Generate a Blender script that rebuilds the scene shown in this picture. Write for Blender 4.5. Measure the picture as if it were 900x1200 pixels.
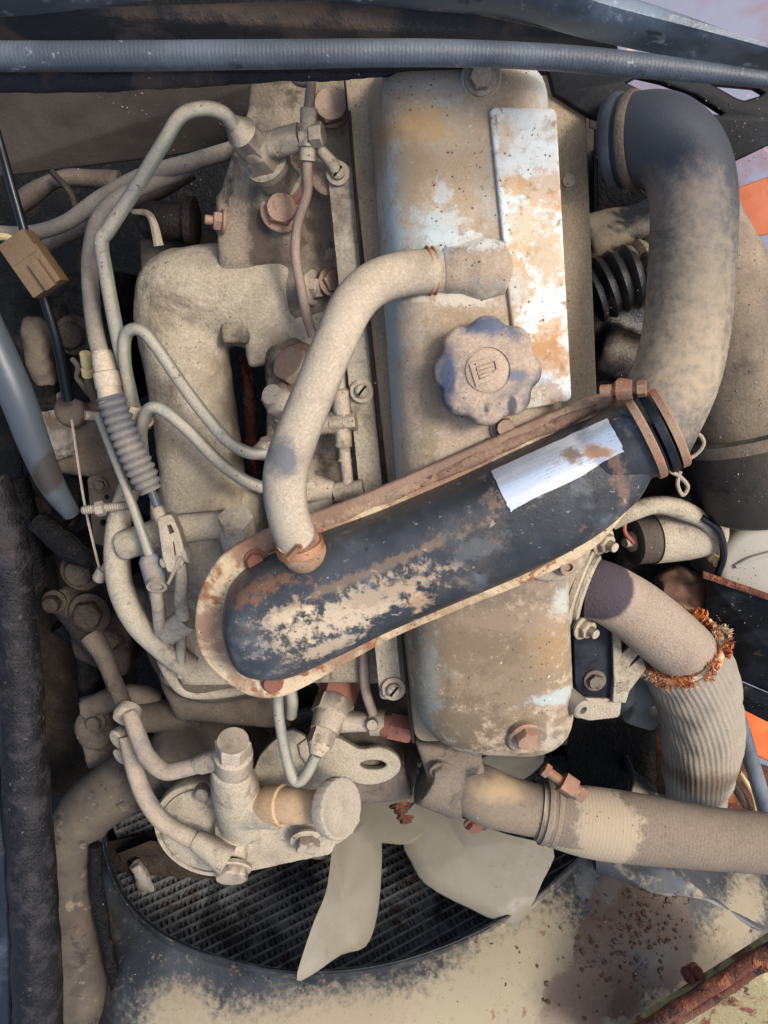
import bpy, bmesh, math, random
from mathutils import Vector, Matrix, noise
random.seed(7)
R = math.radians
V = Vector
scene = bpy.context.scene
for o in list(bpy.data.objects):
    bpy.data.objects.remove(o)

# ------------------------------------------------------------------ camera
S = 0.0007; F = 907.0; TILT = R(14); D = F * S
CAM = V((0, D * math.sin(TILT), D * math.cos(TILT)))
FW = V((0, -math.sin(TILT), -math.cos(TILT)))
UP = V((0, math.cos(TILT), -math.sin(TILT)))
cam = bpy.data.cameras.new('camera')
cam.sensor_fit = 'VERTICAL'
cam.angle = 2 * math.atan(600 / F)
cam.clip_start = 0.01; cam.clip_end = 100
camo = bpy.data.objects.new('camera', cam)
scene.collection.objects.link(camo)
camo.location = CAM
camo.rotation_euler = (-TILT, 0, 0)
scene.camera = camo
scene.render.resolution_x = 768; scene.render.resolution_y = 1024

# ------------------------------------------------------------------ light
SUN_TO = V((0.55, 0.30, 0.85)).normalized()
SUN_EL = math.asin(SUN_TO.z); SUN_AZ = math.atan2(SUN_TO.x, SUN_TO.y)
w = bpy.data.worlds.new('World'); scene.world = w; w.use_nodes = True
nt = w.node_tree; nt.nodes.clear()
sky = nt.nodes.new('ShaderNodeTexSky'); sky.sky_type = 'NISHITA'; sky.sun_disc = False
sky.sun_elevation = SUN_EL; sky.sun_rotation = SUN_AZ
sky.air_density = 1.0; sky.dust_density = 4.0; sky.ozone_density = 0.6
bg = nt.nodes.new('ShaderNodeBackground'); bg.inputs['Strength'].default_value = 0.13
wo = nt.nodes.new('ShaderNodeOutputWorld')
nt.links.new(sky.outputs[0], bg.inputs[0]); nt.links.new(bg.outputs[0], wo.inputs[0])
sun = bpy.data.lights.new('sun', 'SUN'); sun.energy = 1.5; sun.angle = R(15); sun.color = (1, 0.97, 0.92)
suno = bpy.data.objects.new('sun', sun); scene.collection.objects.link(suno)
suno.rotation_euler = SUN_TO.to_track_quat('Z', 'Y').to_euler()
suno.location = (1, 1, 3)
vs = scene.view_settings
vs.view_transform = 'Standard'; vs.look = 'None'; vs.exposure = 0.92; vs.gamma = 1; vs.use_curve_mapping = False

# ------------------------------------------------------------------ picture point -> place on a plane of the engine bay
def ray(px, py): return FW * F + V((1, 0, 0)) * (px - 450) + UP * (600 - py)
def P(px, py, z):                        # z in millimetres above the valve cover seat
    d = ray(px, py); return CAM + d * ((z / 1000 - CAM.z) / d.z)
def PN(px, py, o, n):
    d = ray(px, py); return CAM + d * ((o - CAM).dot(n) / d.dot(n))
def mpp(p): return (p - CAM).dot(FW) / F  # metres per picture unit at that place

# ------------------------------------------------------------------ colour and materials
def c(h):
    h = h.lstrip('#'); o = []
    for i in (0, 2, 4):
        v = int(h[i:i + 2], 16) / 255
        o.append(v / 12.92 if v <= .04045 else ((v + .055) / 1.055) ** 2.4)
    return (*o, 1)
class Mat:
    def __init__(s, name, col, rough=.6, metal=0.0, spec=.4):
        s.m = bpy.data.materials.new(name); s.m.use_nodes = True
        s.nt = s.m.node_tree; s.n = s.nt.nodes; s.n.clear()
        s.out = s.n.new('ShaderNodeOutputMaterial'); s.b = s.n.new('ShaderNodeBsdfPrincipled')
        s.nt.links.new(s.b.outputs[0], s.out.inputs[0])
        s.b.inputs['Specular IOR Level'].default_value = spec
        s.pos = s.n.new('ShaderNodeNewGeometry')
        s.col = s.rgb(c(col)); s.rough = s.val(rough); s.metal = s.val(metal); s.h = None
        s.seed = random.uniform(0, 50); s.cache = {}
    def rgb(s, v):
        x = s.n.new('ShaderNodeRGB'); x.outputs[0].default_value = v; return x.outputs[0]
    def val(s, v):
        x = s.n.new('ShaderNodeValue'); x.outputs[0].default_value = v; return x.outputs[0]
    def math(s, op, a, b=None, clamp=False):
        x = s.n.new('ShaderNodeMath'); x.operation = op; x.use_clamp = clamp
        for i, v in enumerate((a, b)):
            if v is None: continue
            if isinstance(v, (int, float)): x.inputs[i].default_value = v
            else: s.nt.links.new(v, x.inputs[i])
        return x.outputs[0]
    def mp(s, sc=(1, 1, 1), off=None):
        x = s.n.new('ShaderNodeMapping'); x.inputs['Scale'].default_value = sc
        s.seed += 3.7
        x.inputs['Location'].default_value = off if off else (s.seed, s.seed * .7, s.seed * .3)
        s.nt.links.new(s.pos.outputs['Position'], x.inputs[0]); return x.outputs[0]
    def noise(s, scale, detail=6, rough=.6, dist=0, sc=(1, 1, 1)):
        x = s.n.new('ShaderNodeTexNoise'); x.inputs['Scale'].default_value = scale
        x.inputs['Detail'].default_value = detail; x.inputs['Roughness'].default_value = rough
        x.inputs['Distortion'].default_value = dist
        s.nt.links.new(s.mp(sc), x.inputs['Vector']); return x.outputs[0]
    def voro(s, scale):
        x = s.n.new('ShaderNodeTexVoronoi'); x.inputs['Scale'].default_value = scale
        s.nt.links.new(s.mp(), x.inputs['Vector']); return x.outputs['Distance']
    def ramp(s, v, lo, hi):
        x = s.n.new('ShaderNodeMapRange'); x.interpolation_type = 'SMOOTHSTEP'
        x.inputs[1].default_value = lo; x.inputs[2].default_value = hi
        s.nt.links.new(v, x.inputs[0]); return x.outputs[0]
    def mixf(s, f, a, b):
        x = s.n.new('ShaderNodeMix'); x.data_type = 'FLOAT'
        for i, v in ((0, f), (2, a), (3, b)):
            if isinstance(v, (int, float)): x.inputs[i].default_value = v
            else: s.nt.links.new(v, x.inputs[i])
        return x.outputs[0]
    def mixc(s, f, a, b):
        x = s.n.new('ShaderNodeMix'); x.data_type = 'RGBA'
        for i, v in ((0, f), (6, a), (7, b)):
            if isinstance(v, (int, float, tuple)): x.inputs[i].default_value = v
            else: s.nt.links.new(v, x.inputs[i])
        return x.outputs[2]
    def height(s, v, k):
        v = s.math('MULTIPLY', v, k); s.h = v if s.h is None else s.math('ADD', s.h, v)
    def layer(s, mask, col, rough=.9, metal=0.0, h=0.0, amt=1.0):
        if amt < 1: mask = s.math('MULTIPLY', mask, amt)
        s.col = s.mixc(mask, s.col, c(col) if isinstance(col, str) else col)
        s.rough = s.mixf(mask, s.rough, rough); s.metal = s.mixf(mask, s.metal, metal)
        if h: s.height(mask, h)
        return s
    def patches(s, col, scale, lo, hi, rough=.9, metal=0.0, h=0.0, amt=1.0, sc=(1, 1, 1), detail=4, nr=.66, dist=.3):
        return s.layer(s.ramp(s.noise(scale, detail, nr, dist, sc), lo, hi), col, rough, metal, h, amt)
    def shared(s, ns):
        if ns not in s.cache: s.cache[ns] = s.noise(ns, 5, .72)
        return s.cache[ns]
    def spot(s, px, py, z, rx, ry, col, rough=.8, ang=0, edge=.5, metal=0, h=0, amt=1.0, ns=45, nk=.9):
        p = px if isinstance(px, Vector) else P(px, py, z); k = mpp(p)
        a = s.n.new('ShaderNodeVectorMath'); a.operation = 'SUBTRACT'; a.inputs[1].default_value = p
        s.nt.links.new(s.pos.outputs['Position'], a.inputs[0])
        m = s.n.new('ShaderNodeMapping'); m.vector_type = 'TEXTURE'
        m.inputs['Scale'].default_value = (rx * k, ry * k, max(rx, ry) * k * 1.5)
        m.inputs['Rotation'].default_value = (0, 0, R(ang))
        s.nt.links.new(a.outputs[0], m.inputs[0])
        l = s.n.new('ShaderNodeVectorMath'); l.operation = 'LENGTH'; s.nt.links.new(m.outputs[0], l.inputs[0])
        d = s.math('ADD', l.outputs['Value'], s.math('MULTIPLY', s.math('SUBTRACT', s.shared(ns), .5), nk * 2))
        mask = s.math('SUBTRACT', 1.0, s.ramp(d, 1 - edge, 1 + edge))
        return s.layer(mask, col, rough, metal, h, amt)
    def grime(s, lo=.35, hi=.8, col='b09c84', rough=.95, amt=.9, scale=18, up=.35, h=.5):
        """settled road dust: an even film with thin places, thicker on faces that look up"""
        n = s.noise(scale, 5, .66, .2)
        sep = s.n.new('ShaderNodeSeparateXYZ'); s.nt.links.new(s.pos.outputs['Normal'], sep.inputs[0])
        v = s.math('ADD', n, s.math('MULTIPLY', sep.outputs[2], up))
        mask = s.math('MULTIPLY', s.ramp(v, lo, hi), amt)
        f = s.noise(520, 2, .7); g = s.noise(15, 3, .6, .6); e = s.noise(95, 5, .75, .3)
        a = V(c(col)[:3])
        dc = s.mixc(s.ramp(f, .30, .72), (a[0] * .80, a[1] * .78, a[2] * .76, 1), (*(a * 1.10), 1))
        dc = s.mixc(s.math('MULTIPLY', s.ramp(e, .52, .72), .38), dc, (a[0] * .52, a[1] * .50, a[2] * .46, 1))
        dc = s.mixc(s.math('MULTIPLY', s.ramp(g, .5, .72), .55), dc, (a[0] * .48, a[1] * .45, a[2] * .42, 1))
        dc = s.mixc(s.math('MULTIPLY', s.ramp(g, .46, .30), .25), dc, (a[0] * 1.2, a[1] * 1.2, a[2] * 1.2, 1))
        s.col = s.mixc(mask, s.col, dc); s.rough = s.mixf(mask, s.rough, rough); s.metal = s.mixf(mask, s.metal, 0.0)
        s.height(f, h * .8); s.height(e, h * 1.8); return s
    def done(s, bump=.3, fine=420, fk=.5, dist=.0012):
        s.height(s.noise(fine, 4, .65), fk)
        b = s.n.new('ShaderNodeBump'); b.inputs['Strength'].default_value = bump; b.inputs['Distance'].default_value = dist
        s.nt.links.new(s.h, b.inputs['Height']); s.nt.links.new(b.outputs[0], s.b.inputs['Normal'])
        s.nt.links.new(s.col, s.b.inputs['Base Color']); s.nt.links.new(s.rough, s.b.inputs['Roughness'])
        s.nt.links.new(s.metal, s.b.inputs['Metallic']); return s.m
M = {}
DUST = 'aea38d'
M['dust'] = Mat('dust_caked_cast_iron', '6e6256', .8).grime(.5, 1.1, DUST, up=.85).patches('57493c', 20, .52, .68, amt=.6, nr=.75).patches('665748', 55, .60, .68, amt=.5).patches('c6b9a4', 90, .60, .72, amt=.4).patches('453b33', 160, .66, .72, amt=.4).done(.8, 380, .8, .0016)
M['dustrough'] = Mat('dust_caked_manifold', '6f6151', .9).grime(.45, 1.05, 'b0a48d', scale=14, up=.85).patches('54463a', 16, .54, .72, amt=.65, nr=.75).patches('857764', 34, .52, .66, amt=.4, nr=.7).patches('c9bba5', 60, .60, .72, amt=.4).patches('453a32', 170, .66, .72, amt=.5).done(.9, 300, .8, .0018)
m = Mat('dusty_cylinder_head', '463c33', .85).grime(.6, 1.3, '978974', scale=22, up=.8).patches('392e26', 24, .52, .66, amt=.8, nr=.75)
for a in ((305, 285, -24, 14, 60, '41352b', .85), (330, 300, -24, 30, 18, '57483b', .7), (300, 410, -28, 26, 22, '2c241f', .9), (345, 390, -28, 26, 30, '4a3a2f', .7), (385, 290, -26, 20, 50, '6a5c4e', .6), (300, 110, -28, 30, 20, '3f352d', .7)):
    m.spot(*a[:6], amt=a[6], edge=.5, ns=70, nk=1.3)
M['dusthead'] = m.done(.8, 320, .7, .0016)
M['dustfit'] = Mat('dusty_steel_fitting', '82776a', .45, .5).grime(.6, 1.25, 'b5a791', amt=.9, up=.75).patches('5a4b3d', 40, .54, .68, amt=.6, nr=.75).patches('7a5a44', 50, .62, .72, amt=.55).patches('4a433b', 120, .62, .7, amt=.6).done(.4)
M['boltrust'] = Mat('dusty_rusted_bolt', '705646', .75, .2).grime(.7, 1.4, 'ab9680', amt=.75, up=.7).patches('7b4a33', 70, .6, .72, amt=.6).done(.5)
M['boltcopper'] = Mat('pinkish_brown_bolt', '8a6450', .65, .2).grime(.75, 1.5, 'b89f88', amt=.75, up=.7).patches('6d4431', 80, .6, .72, amt=.5).done(.4)
M['boltred'] = Mat('reddish_primer_bolt', '7c4f40', .75, .1).grime(.75, 1.5, 'b29b85', amt=.6).done(.5)
M['pipe'] = Mat('dusty_steel_fuel_pipe', '87897f', .42, .55).grime(.7, 1.4, 'ab9f8a', amt=.85, up=.7).patches('66756e', 60, .55, .70, rough=.45, amt=.6).patches('5a5348', 110, .62, .7, amt=.5).done(.3)
M['pipebrown'] = Mat('brown_enamel_thin_pipe', '6d5650', .45).grime(.45, .95, 'a4917d', amt=.8).done(.25)
M['hose_tan'] = Mat('dusty_rubber_hose', '4d4d50', .6).grime(.12, .55, 'bba88f', scale=12, up=.2).patches('77736e', 26, .60, .70, amt=.7).done(.3, 500)
M['breather'] = Mat('dusty_breather_hose', '655d53', .6).grime(.25, 1.0, 'ab9e89', scale=12, up=.6).patches('857b6d', 22, .54, .72, amt=.6)
M['breather'] = M['breather'].spot(333, 535, 125, 20, 24, '55585e', edge=.4, amt=.85, ns=90).spot(312, 575, 105, 12, 26, '6a6a6c', amt=.7).spot(352, 490, 105, 10, 22, '8a8075', amt=.6).done(.35, 500)
M['rubber'] = Mat('black_rubber_dust_film', '2c2f35', .5).patches('474a52', 14, .45, .7, rough=.6).grime(.66, 1.0, 'a3917b', amt=.85, scale=16, up=.12).done(.3, 500)
M['elbow'] = Mat('black_rubber_intake_elbow', '32353a', .55).grime(.72, 1.25, '9a8a76', amt=.55, scale=14, up=.1)
for a in ((800, 360, 60, 46, 90, '94866f', .85), (790, 440, 80, 55, 60, '9d8d75', .95), (770, 240, 60, 24, 30, '8b7d6d', .5), (812, 240, 80, 22, 40, '8c7e6e', .55)):
    M['elbow'].spot(*a[:6], amt=a[6] * .9, edge=.8, rough=.92, ns=130, nk=1.0)
M['elbow'] = M['elbow'].done(.3, 500)
M['black'] = Mat('black_paint_worn', '101215', .42, spec=.25).patches('2b2f36', 18, .45, .7, rough=.55).grime(.75, 1.2, '7d6f60', amt=.6, up=.2).done(.3)
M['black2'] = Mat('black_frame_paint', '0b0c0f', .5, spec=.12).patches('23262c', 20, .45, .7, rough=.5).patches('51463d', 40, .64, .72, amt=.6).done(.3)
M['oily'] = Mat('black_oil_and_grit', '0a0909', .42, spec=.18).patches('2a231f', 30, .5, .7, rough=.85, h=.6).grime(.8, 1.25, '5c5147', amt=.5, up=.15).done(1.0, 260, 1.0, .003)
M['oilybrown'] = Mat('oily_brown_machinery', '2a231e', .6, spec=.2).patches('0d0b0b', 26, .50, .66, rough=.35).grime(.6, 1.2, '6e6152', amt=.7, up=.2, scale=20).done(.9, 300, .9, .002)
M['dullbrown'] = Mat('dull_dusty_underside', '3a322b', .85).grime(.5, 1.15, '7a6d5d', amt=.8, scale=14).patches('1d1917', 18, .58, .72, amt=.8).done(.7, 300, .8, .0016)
M['loom'] = Mat('black_taped_loom', '100f10', .42, spec=.25).patches('2a282a', 60, .45, .68, rough=.6).patches('5a5550', 160, .64, .70, amt=.6).patches('4a3f39', 16, .6, .75, amt=.5).done(.9, 350, .8, .002)
M['bluehose'] = Mat('smooth_grey_blue_hose', '43494e', .4).patches('545c62', 10, .45, .75, rough=.45).patches('2c2c2b', 60, .64, .72, amt=.7).spot(58, 555, -40, 16, 30, '3a342d', ang=-30, edge=.15, ns=60, nk=.4, rough=.3, amt=.85).done(.15)
M['bluehose2'] = M['bluehose']
M['wet'] = Mat('oil_wetted_hose', '34302b', .35).done(.2)
M['greyhose'] = Mat('grey_braided_hose', '3b4046', .45).patches('50565d', 16, .4, .7, rough=.45).patches('8b929a', 120, .64, .70, rough=.3, amt=.6).patches('26292e', 60, .62, .72, amt=.8).done(.5, 700)
M['fan'] = Mat('cream_plastic_fan', '7b7567', .42).grime(.7, 1.3, '8a7d66', amt=.6, scale=10).patches('6e6958', 16, .45, .7, rough=.6, amt=.7).patches('6a6050', 90, .62, .7, amt=.6).done(.2)
M['white'] = Mat('white_plastic_tank', '938f83', .5).grime(.65, 1.2, '8f8472', amt=.6).done(.15)
M['orange'] = Mat('orange_paint', 'd0602a', .55).patches('e07a42', 10, .4, .7).patches('5d4436', 40, .64, .72).done(.2)
M['orangebar'] = Mat('dull_orange_bar', 'a8552c', .55).patches('8a4526', 14, .45, .7).patches('5d3a2a', 60, .64, .74).done(.25)
M['rust'] = Mat('flaking_rust', '5b3122', .85).patches('8e5332', 50, .5, .65, h=.6).patches('2c1b16', 34, .52, .66, h=-.6).grime(.75, 1.2, '9a8a75', amt=.5).done(1.0, 280, .9, .003)
M['clamp'] = Mat('rusted_clamp_steel', '7c5a45', .7, .25).patches('8d4b2c', 70, .5, .68, rough=.9).grime(.5, 1.0, 'b09a82', amt=.6).done(.5)
M['spring'] = Mat('coppery_spring_wire', '9a6544', .5, .5).grime(.5, 1.0, 'b89f84', amt=.6).done(.3)
M['alu'] = Mat('dull_aluminium', '8f8a80', .5, .7).grime(.4, .9, 'a99a84', amt=.7).done(.35)
M['knob'] = Mat('grey_plastic_pump_knob', '7a756b', .6).grime(.15, .6, '9c9281', amt=.85).done(.4)
M['yellow'] = Mat('yellowed_plastic', 'c9b27c', .5).grime(.6, 1.1, 'a99a80', amt=.5).done(.2)
M['connector'] = Mat('brown_connector_plastic', '5c472f', .55).grime(.5, 1.1, '75644c', amt=.6).patches('574226', 40, .58, .7, amt=.7).done(.4)
M['blackcable'] = Mat('glossy_black_cable', '0d1014', .3).done(.1)
M['cable'] = Mat('dusty_grey_cable', '4a4a48', .7).grime(.35, .85, '8d8272', amt=.8, up=.2).done(.3)
M['emblem'] = Mat('moulded_cap_emblem', '77695c', .7).grime(.2, .6, 'b09b85').done(.4)
M['oilpatch'] = Mat('tan_casting_black_oil', '6d6250', .7).patches('0c0b0c', 14, .42, .48, rough=.35).grime(.75, 1.2, '8d7c66', amt=.6).done(.6)
M['rubberdust'] = Mat('grey_dusty_bellows', '4c4f54', .55).grime(.45, 1.0, '8f8576', amt=.75, up=.25).done(.3)
M['socketblue'] = Mat('worn_blue_socket', '56606e', .5).grime(.5, .9, 'a3927c', amt=.8).done(.3)
M['oilyblue'] = Mat('wet_black_hose', '1a2129', .2).patches('3b4650', 16, .5, .7, rough=.3).patches('241d1a', 30, .58, .68, rough=.7).done(.4)
M['pumppaint'] = Mat('chipped_grey_white_paint', '8f8a82', .6).patches('4d4238', 30, .46, .6).grime(.6, 1.1, '6b5f52', amt=.7).done(.5)
M['primer'] = Mat('yellowed_primer_barrel', '9a8164', .7).grime(.3, .8, 'b59a78', amt=.8).patches('8b6440', 60, .6, .7, amt=.6).done(.5)
M['filterhose'] = Mat('filter_hose_worn_dust', '55575a', .6).grime(.25, .75, 'a89882', amt=.9, scale=22, up=.15).patches('4b4c50', 24, .58, .68, amt=.75).done(.35)
M['redwire'] = Mat('faded_red_wire', '8c4034', .5).grime(.6, 1.1, 'a08a76', amt=.6).done(.2)
M['cable2'] = Mat('grey_sheathed_cable', '4a4e55', .45).patches('646a72', 14, .45, .7).done(.15)
M['frayrim'] = Mat('singed_fibre_rim', 'cbb697', .95).patches('b5622f', 34, .42, .56).patches('4e3325', 60, .6, .7).done(.8)
M['shoulder'] = Mat('black_folded_sheet', '23272a', .35).patches('454b50', 14, .45, .66, rough=.4).patches('a2957f', 22, .56, .68, rough=.9, amt=.85, sc=(1, 1.8, 1)).patches('7b6f5e', 90, .58, .68, amt=.6).done(.3)
M['flake'] = Mat('brown_rust_flakes', '4a372b', .7).patches('6e4a35', 200, .52, .6).patches('8f8272', 260, .58, .64).done(.5)
M['grit'] = Mat('soil_crumbs', '8f8170', .95).patches('4e4339', 300, .45, .55).patches('b5a793', 200, .56, .62).done(.2)
# ground of the yard
g = Mat('weathered_grey_deck', '6e7079', .8).patches('595a63', 10, .45, .7).patches('7f5a50', 9, .60, .68, amt=.7).patches('5e5c62', 40, .6, .72)
M['deck'] = g.done(.3)
M['backsheet'] = Mat('lavender_grey_sheet_with_red_primer', '777a89', .65).patches('7d5a5f', 9, .48, .66, amt=.7).patches('a5604c', 16, .58, .70, amt=.7).patches('d3b9a5', 30, .6, .7, amt=.6).done(.2)
# valve cover: grey-blue paint under dust, own stains, and painted shade at the lower end
m = Mat('valve_cover_paint_stains_shade', '93a1a4', .55).patches('7c7163', 16, .42, .56, rough=.8).grime(.30, .66, 'ab9880', amt=.93, scale=13, up=.1).patches('8a775f', 20, .58, .74, amt=.55)
for a in ((458, 440, 20, 11, 130, '8d9a9c', .7), (462, 250, 30, 12, 90, '97a6a8', .85), (455, 560, 15, 16, 40, '8f9b9c', .6), (495, 150, 52, 36, 18, 'b0823f', .75),
          (452, 160, 40, 22, 12, '8b6a42', .7), (530, 180, 60, 60, 70, '9a8464', .7), (480, 205, 58, 20, 50, '8c7a60', .6), (545, 390, 60, 50, 26, '8a775c', .7), (540, 350, 60, 40, 8, 'c9c3b0', .7), (505, 470, 55, 14, 60, '7d7156', .7), (520, 265, 62, 26, 20, 'bcc6c4', .6), (540, 282, 62, 40, 9, 'c3cac6', .65), (520, 225, 62, 10, 14, 'b9c5c5', .55), (565, 290, 62, 16, 8, 'c6c9c2', .6),
          (500, 275, 60, 30, 24, '9fb0b0', .55), (500, 100, 55, 40, 10, 'a7aca6', .5), (484, 640, 10, 12, 40, '7f766a', .5), (500, 520, 30, 30, 20, '8f7a5c', .45)):
    m.spot(*a[:6], amt=a[6] * .8, ns=120, nk=2.1, edge=.3)
for a in ((575, 790, 56, 120, 110, '6f5f49', 1.0), (540, 740, 56, 90, 50, '6b5b46', .9), (520, 840, 40, 60, 45, '5f5240', .9), (600, 690, 56, 90, 20, '6a5d50', .7), (640, 745, 40, 28, 34, '94784f', .65), (600, 720, 45, 60, 16, '8d7b68', .6), (646, 815, 50, 26, 10, 'a3aeaa', .9), (655, 700, 40, 14, 20, 'b6bdb3', .7), (500, 780, 20, 12, 60, '8b968f', .6)):  # dark browns paint the crossover pipe's shade onto the lower cover
    m.spot(*a[:6], amt=a[6] * .8, ns=90, nk=2.0, edge=.4)
m.patches('d8d0bd', 160, .68, .74, amt=.7); m.patches('3f352b', 190, .69, .75, amt=.6)
M['cover'] = m.done(.4)
m = Mat('white_plate_rust_bloom', 'cdd0ca', .45).patches('c3c1b4', 34, .48, .68).patches('9d8360', 40, .50, .70, rough=.8, amt=.7).patches('86653f', 70, .56, .68, rough=.9, amt=.8)
for a in ((620, 190, 60, 30, 34, 'd5dbd7', .8), (640, 225, 60, 26, 22, 'b4813f', .75), (600, 215, 60, 12, 14, 'bf8c44', .8), (630, 350, 60, 20, 50, 'd9d9cf', .7), (645, 395, 60, 20, 20, 'b27a3c', .8), (600, 330, 60, 20, 40, 'a98a5f', .6), (640, 300, 60, 26, 30, 'b08a52', .8), (610, 270, 60, 16, 40, 'c2a271', .7), (640, 420, 60, 30, 24, 'a5763f', .85), (600, 400, 60, 12, 40, 'a98a5f', .8), (632, 445, 60, 14, 8, 'b8c6cf', .9), (645, 460, 60, 20, 12, '8d6b42', .7), (590, 160, 60, 8, 20, 'b49a72', .7)):
    m.spot(*a[:6], amt=a[6] * .8, ns=130, nk=2.2, edge=.4)
m.patches('8d6a44', 120, .60, .68, amt=.6).grime(.75, 1.2, 'b09c80', amt=.5)
M['plate'] = m.done(.3)
M['flange'] = Mat('dusty_cover_flange', '6f655a', .8).grime(.25, .7, '97876f', amt=.9).done(.45)
# crossover pipe: black paint, rust, mud
m = Mat('black_crossover_pipe', '272a2d', .36).patches('3c4044', 9, .42, .68, rough=.42).patches('60666b', 26, .55, .76, rough=.5, amt=.7).patches('83796b', 40, .6, .78, rough=.8, amt=.5)
for a in ((410, 712, 108, 85, 18, 'bba88c', .85), (335, 716, 105, 30, 11, 'bfac8e', .8), (385, 750, 100, 50, 8, 'ad9a7f', .75), (450, 690, 110, 50, 12, '7d6a56', .55), (490, 700, 110, 14, 12, 'a98d6d', .7), (300, 690, 100, 46, 9, '74503a', .8), (440, 664, 108, 120, 6, '76624e', .6), (300, 740, 98, 24, 24, '54585b', .6)):
    m.spot(*a[:6], ang=24, amt=a[6], edge=.45, ns=120, nk=2.6)
for a in ((722, 558, 105, 9, 30, '75584a', .8), (600, 580, 110, 30, 10, '75604f', .6), (560, 640, 110, 30, 12, '4a4f55', .7)):
    m.spot(*a[:6], ang=20, amt=a[6], edge=.4, ns=120, nk=2.0)
m.patches('9c9080', 150, .62, .70, amt=.7).patches('6a4735', 60, .64, .70, amt=.7).patches('1c1f23', 90, .63, .69, amt=.7).grime(1.0, 1.75, '9b8c77', amt=.5, up=.6)
M['cross'] = m.done(.35)
m = Mat('rusty_crossover_flange', '6b4e3f', .85).patches('8d7059', 40, .45, .62, nr=.75).patches('b39e82', 30, .56, .68, nr=.75).patches('43291f', 60, .54, .64, nr=.75).patches('2c201a', 150, .62, .68, amt=.7).grime(.6, 1.1, 'a08c78', amt=.8)
M['crossflange'] = m.done(.7, 320, .7, .002)
m = Mat('muddy_crossover_rim', '8d7159', .85).patches('bda988', 22, .42, .58).patches('85583b', 44, .54, .66).patches('cbb899', 60, .6, .7).patches('4f3a2c', 120, .62, .7, amt=.7)
m.spot(520, 545, 72, 230, 17, '7a6052', ang=23, edge=.3, ns=60, nk=1.2, amt=.85).spot(300, 640, 72, 40, 14, '86614a', ang=23, edge=.4, ns=60, nk=1.2, amt=.7)
m = m.done(.8, 320, .7, .002)
M['crossrim'] = m
m = Mat('silver_sticker_fine_print', 'c9d0d8', .3, .55)
def lines(s, ang, freq, lo, hi, col, amt):
    x = s.n.new('ShaderNodeTexWave'); x.wave_type = 'BANDS'; x.bands_direction = 'Y'; x.inputs['Scale'].default_value = freq
    x.inputs['Distortion'].default_value = .4; x.inputs['Detail'].default_value = 3
    mp = s.n.new('ShaderNodeMapping'); mp.inputs['Rotation'].default_value = (0, 0, R(ang)); s.nt.links.new(s.pos.outputs['Position'], mp.inputs[0])
    s.nt.links.new(mp.outputs[0], x.inputs['Vector'])
    k = s.math('MULTIPLY', s.ramp(x.outputs['Fac'], lo, hi), s.math('MULTIPLY', s.ramp(s.noise(600, 2, .6), .46, .52), s.ramp(s.noise(60, 3, .6), .4, .6)))
    s.layer(k, col, .5, 0, amt=amt)
lines(m, -24, 150, .5, .75, '6f7680', .6)
m.spot(672, 535, 112, 16, 10, '6f6355', edge=.4, ns=120, nk=1.2).spot(700, 530, 112, 16, 8, '96755a', edge=.4, ns=120, nk=1.2).spot(650, 510, 112, 40, 8, 'a3947f', ang=22, edge=.5, ns=100, amt=.7).patches('8a7d6c', 60, .62, .7, amt=.7)
M['sticker'] = m.done(.15)
m = Mat('cap_blue_black_plastic', '434955', .5).grime(.42, .62, 'ab9782', amt=.95, scale=16, up=.05)
m.spot(575, 380, 95, 40, 14, '4b5361', edge=.4, ns=90, rough=.5).spot(605, 395, 95, 16, 12, '4a525f', edge=.3, ns=60).spot(524, 440, 80, 8, 24, '3f4759', edge=.4).spot(608, 440, 90, 14, 8, '5c6271', edge=.4, amt=.8).spot(600, 475, 90, 5, 12, '4c4a4d', edge=.3, ns=120).spot(572, 478, 95, 5, 10, '4c4a4d', edge=.3, ns=120)
M['cap'] = m.done(.3)
# lower coolant hose and shroud: dust with paler and darker brown patches
m = Mat('lower_hose_pale_patches', '5a5047', .5).grime(.2, .7, '7a6d5e', scale=16).spot(712, 975, -8, 34, 58, '9a8b74', ang=-4, edge=.15, ns=40, nk=1.0, rough=.95).spot(660, 994, -20, 56, 12, '9a8b74', ang=4, edge=.1, ns=60, nk=.7, rough=.95).spot(645, 945, -10, 8, 30, 'a3937b', edge=.3)
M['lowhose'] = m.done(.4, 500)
M['shroud'] = bpy.data.materials.new('placeholder')
M['core'] = Mat('black_radiator_fins', '6b6d6e', .4, .2).patches('42332b', 22, .54, .66, rough=.8).patches('191817', 14, .5, .64, rough=.6, amt=.8).grime(.8, 1.3, '6d6357', amt=.4).done(.3)
m = Mat('woven_exhaust_lagging', '857c6c', .9).grime(.4, 1.2, 'a3988a', amt=.6).spot(820, 905, -110, 50, 18, '57493c', edge=.5, ns=40, nk=.8, amt=.85)
lines(m, 75, 330, .4, .7, '6e604e', .5)
M['lagging'] = m.done(.5, 500)
M['fray'] = Mat('orange_frayed_fibre', 'ad5f2e', .9).patches('c08d60', 60, .45, .65).patches('c9b797', 34, .5, .62).patches('4d3325', 80, .6, .68).done(.5)
m = Mat('scaled_exhaust_pipe', '4a4247', .85).grime(.1, .45, 'a08f7c', scale=40)
m.spot(688, 672, 0, 56, 66, '463d42', ang=30, edge=.06, ns=60, nk=.1, rough=.9).spot(785, 755, -70, 24, 26, '5a5458', edge=.5, amt=.7)
M['exhaust'] = m.done(1.0, 500, 1.0, .0015)
m = Mat('mossy_rusted_frame', '8c8260', .9).patches('6d3f2a', 30, .5, .62, h=.4).patches('3a2118', 50, .58, .68, h=-.4).patches('b2a77c', 26, .58, .7).done(.9, 300, .8, .003)
M['moss'] = m
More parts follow.
